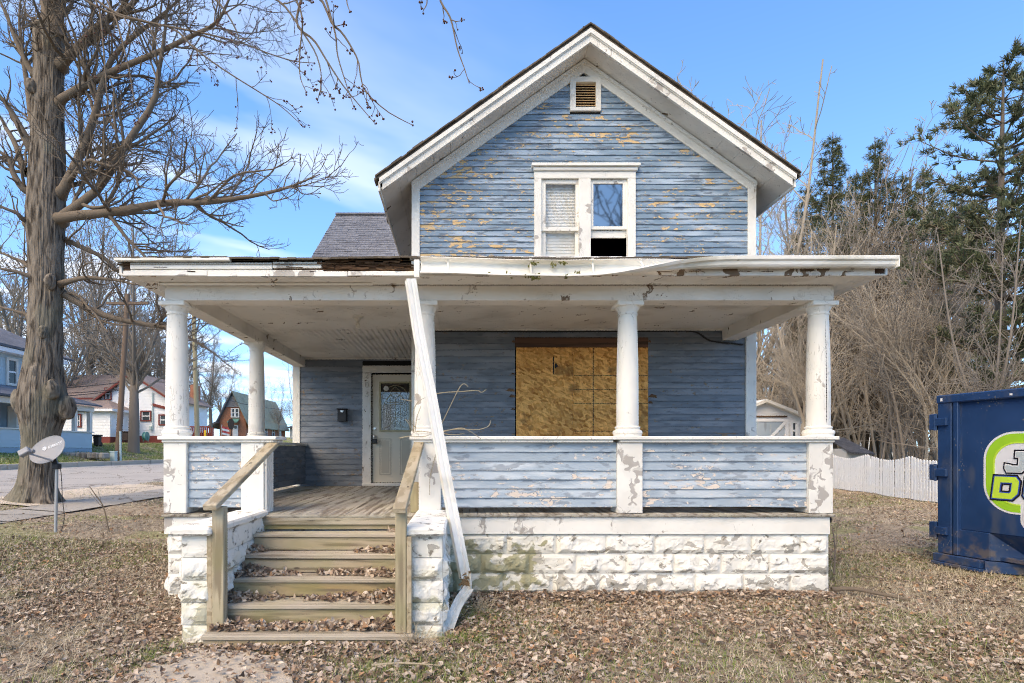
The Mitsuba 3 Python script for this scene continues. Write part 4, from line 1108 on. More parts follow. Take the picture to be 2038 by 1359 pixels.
obj('skid_rail', dbox(.2, LEN, .0, .16, -1.9, -1.75, .006), 'navy_paint', DU)
for z in (2.02, 1.30, .475):
    h = obj('hinge', dbox(.0, .155, z - .055, z + .055, .001, .045, .006), 'navy_paint', DU)
    obj('plate', dbox(-.10, -.02, z - .11, z + .115, -.07, .03, .006), 'navy_paint', h)
    obj('pin', xf(tubes([[-.015, z - .12, .02], [-.015, z + .12, .02]], np.full(2, .018), 8, True), R0, A0), 'navy_paint', h)
obj('reflector', dbox(.055, .085, HT - .09, HT - .045, .0205, .024, .001), 'decal_white', DU)
obj('reflector', dbox(.93, .96, HT - .085, HT - .06, .0205, .024, .001), 'decal_white', DU)
LG = DU + '__logo'
def rr_(x0, y0, x1, y1, r): return sg.box(x0 + r, y0 + r, x1 - r, y1 - r).buffer(r, quad_segs=12)


shape = rr_(.57, .80, 2.05, 1.855, .36).union(rr_(1.0, .60, 1.65, 1.0, .13))
fl = -.0545
def decal(nm, poly, lvl, mat): return obj(nm, prism(poly, R0, A0 + dn * (fl + .003 * lvl), .0025), mat, LG)


obj('logo', prism(shape, R0, A0 + dn * fl, .0025), 'decal_white', DU, label='green and white company logo with large letters')
ring_o = rr_(.60, .825, 2.02, 1.83, .335); ring_i = rr_(.705, .93, 1.91, 1.705, .26)
low = sg.box(1.0, .5, 1.62, 1.12)
decal('green_ring', ring_o.difference(ring_i).difference(low), 1, 'lime')
decal('ring_line', ring_i.buffer(.018).difference(ring_i).difference(low), 2, 'lime_pale')


def ital(p, sh=.18): return affinity.skew(p, xs=math.degrees(math.atan(sh)), origin=(0, 0))


def letter(ch, w, h, s):
    if ch == 'J': return sg.Polygon([(w * .5, h), (w, h), (w, h * .18), (w * .82, 0), (w * .1, 0), (0, s * .6), (0, h * .34), (s * .8, h * .30), (s * .9, s), (w - s, s), (w - s, h - s * .9), (w * .5, h - s * .9)])
    if ch == 'O': return rr_(0, 0, w, h, .05).difference(rr_(s, s, w - s, h - s, .03))
    if ch == 'D': return sg.Polygon([(0, 0), (w * .8, 0), (w, h * .25), (w, h * .8), (w * .85, h), (0, h)]).difference(sg.Polygon([(s, s), (w * .68, s), (w - s, h * .34), (w - s, h - s), (s, h - s)]))
    if ch == 'U': return sg.Polygon([(0, h), (0, h * .2), (w * .15, 0), (w * .85, 0), (w, h * .2), (w, h), (w - s, h), (w - s, s), (s, s), (s, h)])
    if ch == '5': return sg.Polygon([(w, h), (0, h), (0, h * .45), (w - s, h * .45), (w - s, s), (0, s), (0, 0), (w, 0), (w, h * .62), (s, h * .62), (s, h - s), (w, h - s)])


def word(chars, x, z, w, h, s, gap, fills, sh, squash=1.0):
    for ch in chars:
        p = affinity.translate(ital(affinity.scale(letter(ch, w, h, s), 1, 1, origin=(0, 0)), sh), x, z)
        decal('letter_outline', p.buffer(.030, join_style=2), 3, fills[0])
        decal('letter_edge', p.buffer(.012, join_style=2), 4, fills[1])
        decal('letter', p, 5, fills[2])
        x += w + gap


word('JO', .835, 1.345, .215, .25, .066, .055, ('decal_black', 'decal_white', 'decal_silver'), .08)
word('DU', .68, .99, .285, .285, .075, .07, ('decal_black', 'decal_blue', 'lime_pale'), .12)
word('5', 1.055, .70, .16, .17, .05, .03, ('decal_white', 'decal_white', 'decal_blue'), .08)

# ------------------------------------------------------------------ satellite dish on a post
SD = thing('satellite_dish', 'gray satellite dish with white lettering on a thin steel post in the lawn', 'satellite dish')
yd = 9.62
base = at(110, 1058, yd); base[2] = float(terrain(base[0], base[1]))
topp = at(113, 925, yd)
obj('post', tubes([base - (0, 0, .3), topp + (0, 0, .02)], np.full(2, .024), 12, True), 'pipe_gray', SD, smooth=35)
cc = at(97, 896, yd - .05)
nn = unit((.0, -.92, .38)); uu = unit(np.array((.86, -.1, .12))); uu = unit(uu - nn * (uu @ nn)); ww = np.cross(nn, uu)
ww = ww if ww[2] > 0 else -ww
rot_ = math.radians(30); u2 = uu * math.cos(rot_) + ww * math.sin(rot_); w2 = -uu * math.sin(rot_) + ww * math.cos(rot_)
RD = frame(u2, w2, nn)
r_, g_ = np.meshgrid(np.linspace(0.0, 1, 10), np.linspace(0, 2 * np.pi, 49))
fx, fy = .285 * r_ * np.cos(g_), .225 * r_ * np.sin(g_)
dz_ = .55 * (fx**2 + fy**2)
obj('reflector', cat(xf(sheet(fx, fy, dz_), RD, cc), xf(sheet(fx, fy, dz_ - .008), RD, cc), xf(tubes(np.stack([fx[:, -1], fy[:, -1], dz_[:, -1] - .004], 1), np.full(49, .007), 6), RD, cc)), 'dish_gray', SD, smooth=35)
tm = meshkit.text_mesh('DIRECTV', .040, .001, bold=True)
tv = np.array(tm.vertices); tv[:, :2] = tv[:, :2] @ np.array([[math.cos(.25), -math.sin(.25)], [math.sin(.25), math.cos(.25)]]); tv[:, 0] += .005; tv[:, 1] += .035
tv[:, 2] = .55 * (tv[:, 0]**2 + tv[:, 1]**2) + .004 + tv[:, 2]
obj('lettering', xf((tv, np.array(tm.faces)), RD, cc), 'dish_text', SD)
em = sg.Point(-.045, .065).buffer(.034, quad_segs=8)
for q in (-.016, .004, .02):
    em = em.difference(affinity.rotate(sg.box(-.08, .065 + q - .003, -.01, .065 + q + .003), 15, origin=(-.045, .065)))
obj('emblem', prism(em, RD, cc + nn * .008, .001), 'dish_text', SD)
lnb = at(50, 899, yd - .42)
foot = cc - w2 * .24 + nn * .02
obj('arm', beam(foot, lnb + np.array([.04, .04, -.03]), .028, .028), 'dish_gray', SD)
obj('receiver', cat(xf(cbox(-.09, .07, -.055, .055, -.045, .045, .012), RD, lnb), xf(lathe([(0, 0), (.03, 0), (.035, -.06), (0, -.06)], 12), RD, lnb + u2 * .07 - nn * .03)), 'dish_gray', SD)
obj('bracket', cat(beam(topp + (0, 0, -.03), cc - nn * .03, .05, .08), cbox(topp[0] - .05, topp[0] + .05, topp[1] - .05, topp[1] + .05, topp[2] - .07, topp[2] + .02, .008)), 'black_iron', SD)
b1 = base + (.06, 0, .02)
obj('cable', tubes(smoothpath([topp + (.03, -.03, -.02), topp + (.09, -.03, -.12), base + (.12, 0, .55), base + (.15, 0, .25), base + (.12, -.02, .03)], 24), np.full(24, .006), 5), 'black_iron', SD, smooth=True)
# ------------------------------------------------------------------ bare trees
def grow(P, R, dens, rg, ang=(30, 65), lr=(.3, .6), K=5, up=.15, wig=.15, tr=(.25, 1.0), rmin=.004, rs=.62, droop=0.0, most=None):
    """Children along every path: dens per metre. Returns their paths and radii."""
    N, Kp, _ = P.shape
    plen = np.linalg.norm(np.diff(P, axis=1), axis=-1).sum(1)
    cnt = np.maximum(1, np.round(plen * dens * rg.uniform(.7, 1.3, N))).astype(int)
    if most: cnt = np.minimum(cnt, most)
    idx = np.repeat(np.arange(N), cnt); M = len(idx)
    t = rg.uniform(tr[0], tr[1], M); f = t * (Kp - 1) * .9999; i = f.astype(int); w = (f - i)[:, None]
    S = P[idx, i] * (1 - w) + P[idx, i + 1] * w
    r0 = (R[idx, i] * (1 - w[:, 0]) + R[idx, i + 1] * w[:, 0]) * rs
    D = P[idx, i + 1] - P[idx, i]; D /= np.linalg.norm(D, axis=1, keepdims=True) + 1e-9
    rv = rg.normal(size=(M, 3)); rv -= D * (rv * D).sum(1, keepdims=True); rv /= np.linalg.norm(rv, axis=1, keepdims=True)
    a = np.radians(rg.uniform(ang[0], ang[1], M))[:, None]
    d = np.cos(a) * D + np.sin(a) * rv; d[:, 2] += up; d /= np.linalg.norm(d, axis=1, keepdims=True)
    L = plen[idx] * rg.uniform(lr[0], lr[1], M) * (1.15 - .6 * t)
    out = [S]; cur = S
    for k in range(K - 1):
        d = d + wig * rg.normal(size=(M, 3)); d[:, 2] += up * .35 - droop; d /= np.linalg.norm(d, axis=1, keepdims=True)
        cur = cur + d * (L / (K - 1))[:, None]; out.append(cur)
    r = np.linspace(1, .35, K)[None] * r0[:, None]
    return np.stack(out, 1), np.maximum(r, rmin)


def resample(pts, n): return smoothpath(pts, n)


def roughtrunk(stations, ns, na, amp, seed, lobes=None):
    """stations: (x, y, z, radius). A trunk with bark ridges; lobes adds root flare."""
    st = np.asarray(stations, float); p = smoothpath(st, ns)
    g = np.linspace(0, 2 * np.pi, na, endpoint=False)
    c, s = np.cos(g), np.sin(g)
    q = np.stack([c[None] * 3 + 0 * p[:, 2:3], s[None] * 3 + 0 * p[:, 2:3], p[:, 2:3] * .5 + 0 * c[None]], -1)
    ridge = np.abs(meshkit.fbm(q * np.array([6.0, 6.0, 1.5]) + seed, 3, 4) - .5) * 2
    lump = meshkit.fbm(q * .8 + seed * 2, 3, 6) - .5
    r = p[:, 3:4] * (1 + amp * (ridge - .5) + .07 * lump)
    if lobes: r = r + lobes(p[:, 2:3], g[None])
    v = np.stack([p[:, 0:1] + r * c, p[:, 1:2] + r * s, p[:, 2:3] + 0 * r], -1).reshape(-1, 3)
    i, j = np.meshgrid(np.arange(ns - 1), np.arange(na), indexing='ij'); a = i * na + j; b = i * na + (j + 1) % na
    return v, np.vstack([np.stack([a, b, b + na], -1).reshape(-1, 3), np.stack([a, b + na, a + na], -1).reshape(-1, 3)])


MT = thing('maple_tree', 'huge bare tree with thick furrowed trunk and burls beside the pavement at left', 'tree')
YT = 12.8
prof = [(1012, 12, 122), (1000, 16, 118), (980, 28, 114), (955, 36, 111), (920, 41, 112), (880, 43, 118), (850, 40, 126), (825, 36, 135), (800, 34, 140), (778, 36, 134), (755, 40, 130), (720, 47, 127), (680, 53, 126), (620, 55, 126), (560, 56, 127),
        (500, 54, 129), (440, 50, 131), (380, 53, 131), (320, 58, 130), (250, 62, 129), (180, 65, 128), (120, 66, 128), (60, 66, 129)]
stn = [(*at((a + b) / 2, py, YT), .85 * (b - a) / 2 * YT / FPX) for py, a, b in prof]
gz = float(terrain(-9.3, YT))
def roots(z, g):
    h = np.clip(gz + .75 - z, 0, 1)
    return h**2.6 * (.06 + .26 * np.maximum(0, np.cos(g * 2.5 - 2.2)) ** 2 + .30 * np.maximum(0, np.cos(g - 3.3)) ** 8)
stn[0] = (stn[0][0], stn[0][1], gz - .15, stn[0][3]); stn = [stn[0]] + [s for s in stn[1:] if s[2] > gz + .05]
obj('trunk', roughtrunk(stn, 260, 220, .10, 3.0, roots), 'bark', MT, smooth=True)
for (px, py, s) in ((44, 800, .30), (133, 812, .26), (100, 560, .16), (85, 660, .13), (72, 740, .16), (105, 775, .2), (62, 170, .15)):
    c = at(px, py, YT - (.30 if 50 < px < 130 else 0)); m = trimesh.creation.icosphere(3, s)
    vv = np.array(m.vertices); vv = vv * (1 + .45 * (meshkit.fbm(vv * 7 / s * .2 + px, 3, 5)[:, None] - .5)) * np.array([.62, .8, 1.1]) + c
    obj('burl', (vv, np.array(m.faces)), 'bark', MT, smooth=True)
top = np.array(stn[-1][:3])


def P3(pts, y0, y1): return np.array([at(px, py, y0 + (y1 - y0) * q / (len(pts) - 1)) for q, (px, py) in enumerate(pts)])


LIMBS = [  # sighting points, radius at the base, depth at the tip
    ([(120, 440), (135, 423), (200, 372), (250, 290), (305, 205), (312, 150), (325, 95), (335, 20), (345, -60)], .125, 11.6),
    ([(110, 436), (128, 433), (237, 420), (328, 403), (406, 403), (500, 390), (575, 372), (640, 345)], .135, 11.4),
    ([(118, 385), (132, 372), (162, 305), (184, 233), (203, 169), (237, 101), (305, 44), (352, 3), (420, -70)], .13, 12.0),
    ([(115, 210), (128, 193), (203, 152), (254, 129), (322, 101), (390, 68), (433, 44), (454, 0), (470, -60)], .105, 11.2),
    ([(120, 130), (135, 115), (203, 47), (257, 13), (320, -60), (420, -140)], .13, 11.5),
    ([(75, 310), (60, 288), (25, 230), (0, 195), (-50, 120)], .13, 12.2), ([(62, 345), (50, 338), (20, 270), (0, 232), (-60, 140)], .10, 13.4), ([(65, 382), (47, 372), (20, 325), (0, 300), (-70, 240)], .10, 12.4),
    ([(75, 275), (70, 264), (52, 180), (44, 112), (41, 40), (45, -60)], .10, 13.6), ([(70, 150), (61, 139), (30, 75), (7, 20), (-30, -60)], .09, 12.6), ([(62, 445), (50, 437), (20, 420), (-60, 380)], .09, 12.0),
    ([(115, 472), (129, 477), (203, 511), (237, 538), (270, 560), (300, 575)], .075, 13.6),
    ([(118, 566), (132, 561), (170, 553), (220, 556), (260, 562), (298, 574)], .075, 12.4),
    ([(115, 577), (129, 585), (203, 626), (271, 643), (338, 655), (372, 670), (420, 700), (457, 731)], .10, 13.4),
    ([(85, 562), (71, 558), (30, 540), (-40, 522)], .095, 12.2), ([(85, 545), (78, 541), (40, 520), (0, 504), (-60, 490)], .07, 13.0), ([(60, 632), (40, 624), (0, 612), (-40, 600)], .05, 12.6),
    ([(92, 70), (95, 30), (85, -60), (75, -180)], .24, 12.9), ([(108, 70), (118, 20), (135, -60), (165, -180)], .22, 12.6)]
rg = np.random.default_rng(11)
for q, (pts, r, ye) in enumerate(LIMBS):
    p = resample(P3(pts, YT, ye), 18)
    w = np.linspace(0, 1, 18)
    p = p + (meshkit.fbm(np.stack([w * 5 + q * 9, w * 0, w * 0 + 2], -1), 2, 1)[:, None] - .5) * .06 * np.array([1, 1, 1])
    rad = (.84 * r * (1 - w**.85) ** .9 + .009) * (1 + .55 * np.exp(-w * 17 / 1.1))
    k = obj('limb', tubes(p, rad, 12), 'bark_near', MT, smooth=True)
    P1, R1 = grow(p[None], rad[None], 4.6, rg, (28, 70), (.16, .52), 9, .14, .17, (.12, 1), .0075, .48)
    P2, R2 = grow(P1, R1, 5.0, rg, (28, 65), (.25, .55), 6, .12, .2, (.15, 1), .006, .6)
    Pt, Rt = grow(P2, R2, 8.5, rg, (28, 62), (.3, .65), 4, .10, .22, (.2, 1), .0048, .6)
    obj('branch', cat(tubes(P1, R1, 6), tubes(P2, R2, 4)), 'bark_near', k, smooth=True, kind='stuff')
    obj('twig', tubes(Pt, Rt, 3), 'twig', k, kind='stuff')
# a high limb that reaches over the yard and droops into view
yo_ = 6.0
over = np.array([top + (0, 0, .6), (-7.2, 11.0, 11.6), (-5.0, 8.8, 10.2), (-3.4, 7.2, 8.6), (-2.4, 6.4, 7.4), (-1.5, 6.1, 6.75), (-.9, 6.0, 6.6)])
po = resample(over, 24); ro = np.linspace(.13, .03, 24)
OV = obj('limb', tubes(po, ro, 10), 'bark_near', MT, smooth=True)
DROOP = [[(575, -40), (590, 0), (602, 40), (597, 100), (597, 150), (610, 185)], [(600, -40), (640, 0), (660, 45), (680, 64), (700, 95), (714, 125), (724, 176), (765, 217), (800, 238), (822, 249)], [(590, 40), (625, 80), (650, 120), (680, 166), (710, 203), (746, 245)],
         [(860, -60), (876, 0), (897, 37), (910, 95), (924, 135), (934, 166)], [(150, -40), (213, 24), (338, 54), (380, 90), (440, 135), (521, 186), (560, 212), (600, 248)], [(190, -30), (220, 20), (300, 45), (396, 64), (480, 85), (540, 108), (589, 122), (625, 125)],
         [(640, -40), (655, 20), (668, 70), (672, 110), (690, 170), (705, 215)], [(520, -30), (565, 10), (600, 60), (630, 110), (640, 160), (632, 200)], [(840, -50), (850, 0), (842, 22)], [(190, -40), (200, 30), (208, 120), (214, 200), (222, 240)], [(210, -40), (235, 50), (255, 130), (268, 200), (282, 222)],
         [(690, -50), (690, 0), (697, 25)], [(395, -40), (440, 10), (470, 60), (475, 90), (450, 75)]]
buds = []
ico = trimesh.creation.icosphere(1, 1.0); iv, iff = np.array(ico.vertices), np.array(ico.faces)
for q, pts in enumerate(DROOP):
    y = yo_ if q not in (4, 5, 9, 10) else 7.5
    far = q in (4, 5, 9, 10, 12)
    y = 6.0 if not far else 7.6
    p = P3(pts, y, y - .3)
    st_ = po[12] if far else po[20]
    p = np.vstack([st_ if not far else po[14], (st_ + p[0]) / 2 + (0, 0, .25), p])
    p = resample(p, 26); rad = np.linspace(.016, .0035, 26) * (1.2 if far else 1)
    b = obj('drooping_branch', tubes(p, rad, 7), 'twig', MT, smooth=True)
    tail = p[8:]
    P1, R1 = grow(tail[None], rad[None, 8:], 3.2, rg, (25, 60), (.10, .26), 6, -.05, .18, (.05, .95), .0032, .7, -.03)
    P2, R2 = grow(P1, R1, 5, rg, (25, 60), (.2, .5), 4, .05, .2, (.3, 1), .003, .8)
    obj('twig', cat(tubes(P1, R1, 5), tubes(P2, R2, 4)), 'twig', b, kind='stuff')
    ends = np.vstack([P1[:, -1], P2[:, -1], p[-1:], P1[:, -2]])
    bb = []
    for e in ends:
        for _ in range(rg.integers(1, 4)):
            bb.append((iv * rg.uniform(.006, .012) + e + rg.normal(0, .010, 3), iff))
    obj('bud', cat(*bb), 'bud', b, kind='stuff')


def baretree(seed, H, r0, spread=.8, lean=0, forks=2, dens=(1.4, 2.4, 3.6), fine=.005, fork_at=.3):
    """One whole bare tree at the origin: trunk mesh, crown mesh."""
    g = np.random.default_rng(seed)
    hf = H * fork_at
    t = resample([(0, 0, -.3), (g.normal(0, .05), 0, hf * .5), (lean * .2, g.normal(0, .1), hf)], 10)
    tr = np.linspace(r0 * 1.15, r0 * .8, 10); tr[0] *= 1.25
    stems, rad = [], []
    for k in range(forks):
        a = 2 * np.pi * (k + g.uniform(-.2, .2)) / forks + .3; s = spread * g.uniform(.6, 1.1)
        e = np.array([np.cos(a) * s * H * .28 + lean, np.sin(a) * s * H * .28, H * g.uniform(.88, 1.0)])
        m = t[-1] + (e - t[-1]) * .45 + np.array([np.cos(a), np.sin(a), 0]) * H * .06 * s
        stems.append(resample([t[-2], t[-1] + (0, 0, .05), m, e], 14)); rad.append(np.linspace(r0 * .62, .02, 14))
    P0, R0_ = np.array(stems), np.array(rad)
    P1, R1 = grow(P0, R0_, dens[0], g, (30, 60), (.22, .5), 8, .22, .13, (.18, 1), .012, .5)
    P2, R2 = grow(P1, R1, dens[1], g, (28, 60), (.25, .5), 5, .15, .18, (.15, 1), .008, .6)
    P3_, R3 = grow(P2, R2, dens[2], g, (25, 60), (.3, .6), 4, .10, .2, (.2, 1), fine, .65)
    return cat(tubes(t, tr, 14), tubes(P0, R0_, 9)), cat(tubes(P1, R1, 5), tubes(P2, R2, 3)), tubes(P3_, R3, 3)


VAR = {}
def place_tree(name, variant, x, y, s, rot, label, group=None, mats=('bark_far', 'twig_gray'), z=None):
    k = thing(name, label, 'tree', group)
    zz = float(terrain(x, y)) if z is None else z
    M = T().translate([x, y, zz]).rotate([0, 0, 1], rot).scale(s)
    for nm, key_, mat in (('trunk', 0, mats[0]), ('branches', 1, mats[1]), ('twigs', 2, mats[1])):
        kk = key(f'{k}__{nm}')
        scene[kk] = {**VAR[variant][key_], 'bsdf': {'type': 'ref', 'id': mat}, 'to_world': M}
        if key_: labels[kk] = {'kind': 'stuff'}
    return k


def variant(n, *a, **k):
    t, b, w = baretree(*a, **k)
    VAR[n] = [mikit.ply(t, 'bark_far', smooth=True), mikit.ply(b, 'twig_gray'), mikit.ply(w, 'twig_gray')]


variant('street', 21, 15.5, .29, .95, 0, 3, (2.0, 2.4, 3.0), .010, .26)
variant('tall', 22, 15, .24, .75, 0, 3, (1.8, 2.4, 3.2), .015, .30)
variant('wide', 23, 13, .24, 1.1, .5, 4, (1.7, 2.3, 3.0), .015, .22)
variant('slim', 24, 12, .13, .5, 0, 3, (1.7, 2.4, 3.2), .008, .22)
place_tree('street_tree', 'street', xat(266, 35), 35, 1.0, 20, 'bare forked tree on the grass before the white house', None)
for q, (px, y, s, v_, lab) in enumerate(((20, 60, 1.15, 'tall', 'bare tree rising behind the roof of the blue house, leftmost'), (95, 72, 1.25, 'wide', 'broad bare tree behind the big trunk beside the blue house'), (165, 66, 1.15, 'wide', 'bare tree behind the left end of the brown roof'), (215, 78, 1.4, 'tall', 'tall bare tree behind the white house, left of the pole'),
                                         (300, 70, 1.25, 'wide', 'bare tree behind the white house right of the forked tree'), (345, 84, 1.2, 'tall', 'bare tree behind the red trimmed gable'), (400, 95, 1.0, 'wide', 'bare tree between the white house and the brick house'), (440, 110, 1.05, 'tall', 'bare tree behind the left roof slope of the brick house'),
                                         (555, 92, .85, 'slim', 'slender bare tree right of the brick house by the corner board'), (590, 75, .95, 'slim', 'thin bare tree beside the door wall of the porch'), (500, 120, .9, 'wide', 'low bare tree behind the green roof'), (250, 95, 1.5, 'wide', 'farthest bare tree over the white house ridge'), (-40, 48, 1.2, 'wide', 'bare tree at the left edge over the dark blue-house roof'), (30, 44, 1.35, 'tall', 'bare tree close behind the blue house, between its roof and the trunk'), (175, 58, 1.6, 'tall', 'tall bare tree over the ridge of the brown roof, left of the forked tree'),
                                         (325, 62, 1.6, 'wide', 'wide bare tree above the porch eave, right of the forked tree'), (130, 52, 1.3, 'wide', 'bare tree just right of the big trunk, behind the blue house eave'), (235, 60, 1.7, 'wide', 'wide bare tree filling the sky behind the forked tree'), (420, 75, .95, 'tall', 'bare tree behind the pale utility pole'))):
    place_tree('bare_tree', v_, xat(px, y), y, s, 37 * q, lab)
place_tree('bare_tree', 'slim', xat(1512, 31), 31, 1.8, 40, 'tall bare tree whose top rises right of the gable roof', mats=('twig_tan', 'twig_tan'))
place_tree('bare_tree', 'slim', xat(1600, 24), 24, .95, 140, 'bare sapling top between the gable and the first spruce', mats=('twig_tan', 'twig_tan'))
place_tree('bare_tree', 'slim', xat(1965, 15), 15, .62, 250, 'thin gray leafless tree in front of the big pine', mats=('twig_gray', 'twig_gray'))
place_tree('bare_tree', 'slim', xat(1905, 22), 22, .72, 10, 'thin bare tree behind the container, left of the pine', mats=('twig_gray', 'twig_gray'))
for q, (px, y, s, v_, lab) in enumerate(((1535, 33, 1.0, 'wide', 'wide bare tan tree behind the shed, its crown beside the gable eave'), (1605, 38, 1.28, 'tall', 'tall bare tan tree left of the first spruce'), (1700, 40, 1.30, 'tall', 'tall bare tree between the two spruce tops'), (1795, 36, 1.22, 'wide', 'wide bare crown right of the pointed spruce'), (1865, 34, 1.08, 'tall', 'bare tree left of the big pine, above the container corner'), (1570, 27, .88, 'slim', 'slender bare tree just behind the shed roof'), (1660, 29, 1.0, 'slim', 'slender bare tree in front of the first spruce'))):
    place_tree('bare_tree', v_, xat(px, y), y, s, 61 * q, lab, mats=('twig_gray', 'twig_tan'))
place_tree('bare_tree', 'tall', 6.2, -6.5, 1.15, 80, 'bare tree across the road, seen only as a reflection in the gable window', mats=('bark_far', 'bark_far'))


def shrub(seed, n, H, lean, spread, dens=(1.9, 2.0, 2.0)):
    g = np.random.default_rng(seed)
    stems = []
    for k in range(n):
        b = np.array([g.normal(0, .35), g.normal(0, .5), -.1]); a = g.normal(0, 1, 2) * spread
        h = H * g.uniform(.6, 1.0)
        e = b + np.array([lean * h + a[0] * h, a[1] * h * .7, h])
        stems.append(resample([b, b + (e - b) * .35 + (-.05 * h * np.sign(lean), 0, .12 * h), b + (e - b) * .7 + (0, 0, .07 * h), e - (0, 0, .03 * h)], 12))
    P0 = np.array(stems); R0_ = np.linspace(.045, .010, 12)[None] * g.uniform(.6, 1.25, (n, 1))
    P1, R1 = grow(P0, R0_, dens[0], g, (20, 50), (.18, .45), 7, .10, .13, (.12, 1), .009, .55)
    P2, R2 = grow(P1, R1, dens[1], g, (22, 55), (.25, .55), 5, .06, .18, (.1, 1), .007, .6)
    P3_, R3 = grow(P2, R2, dens[2], g, (22, 60), (.3, .6), 3, .05, .2, (.2, 1), .0055, .65)
    return tubes(P0, R0_, 6), cat(tubes(P1, R1, 4), tubes(P2, R2, 3)), tubes(P3_, R3, 3)


for n_, a in (('sh1', (31, 15, 8.4, .28, .20)), ('sh2', (32, 15, 8.6, .12, .26)), ('sh3', (33, 12, 8.8, .40, .16))):
    VAR[n_] = [mikit.ply(m, 'twig_tan') for m in shrub(*a)]
for q, (px, y, s, v_, rot, lab) in enumerate(((1500, 29.5, 1.35, 'sh3', 0, 'arching tan leafless shrub behind the shed beside the right corner of the house'), (1570, 31, 1.45, 'sh1', 0, 'tan leafless shrub rising behind the shed roof'), (1690, 26.5, 1.3, 'sh2', 30, 'bare shrub behind the right porch column'), (1720, 27.5, 1.35, 'sh1', -20, 'bare shrub behind the middle of the picket fence'),
                                             (1620, 30, 1.55, 'sh1', 300, 'upright tan shrub between the shed and the picket fence'), (1760, 30, 1.6, 'sh2', 190, 'tall bare shrub behind the pointed spruce foot'), (1790, 26, 1.25, 'sh2', 100, 'bare shrub below the second spruce'), (1850, 26, 1.2, 'sh1', 10, 'bare shrub behind the left end of the container'), (1650, 29, 1.75, 'sh3', 15, 'tall leaning bare shrub under the first spruce'), (1810, 19.5, .98, 'sh2', 210, 'gray twiggy shrub left of the container top'), (1880, 18.5, .9, 'sh1', 150, 'gray twiggy shrub behind the container, before the pine'), (1930, 27, 1.0, 'sh2', 60, 'low bare shrub at the foot of the big pine'))):
    k = thing('leafless_shrub', lab, 'shrub')
    x = xat(px, y); M = T().translate([x, y, float(terrain(x, y))]).rotate([0, 0, 1], rot).scale(s)
    for nm, kk_ in (('stems', 0), ('branches', 1), ('twigs', 2)):
        kk = f'{k}__{nm}'
        scene[kk] = {**VAR[v_][kk_], 'to_world': M, 'bsdf': {'type': 'ref', 'id': ('twig_tan', 'twig_gray', 'twig_tan', 'twig_dark', 'twig_gray')[(q + (nm == 'twigs')) % 5]}}; labels[kk] = {'kind': 'stuff'}


# ------------------------------------------------------------------ conifers
def blades(C, D, L, W, rg_, cols, nb):
    """Needle tufts: at the points C, along D, nb thin blades each."""
    M = len(C); idx = np.repeat(np.arange(M), nb); N = len(idx)
    d = D[idx] + .75 * rg_.normal(size=(N, 3)); d /= np.linalg.norm(d, axis=1, keepdims=True)
    s = np.cross(d, rg_.normal(size=(N, 3))); s /= np.linalg.norm(s, axis=1, keepdims=True)
    l = L * rg_.uniform(.6, 1.2, (N, 1)); c = C[idx] + rg_.normal(0, .02, (N, 3))
    v = np.stack([c - s * W, c + s * W, c + d * l + s * W * .5, c + d * l - s * W * .5], 1).reshape(-1, 3)
    o = np.arange(N)[:, None] * 4
    f = np.vstack([o + [0, 1, 2], o + [0, 2, 3]])
    col = np.asarray(cols)[rg_.integers(0, len(cols), M)][idx] * rg_.uniform(.7, 1.25, (N, 1))
    return (v, f), np.repeat(col, 4, 0)


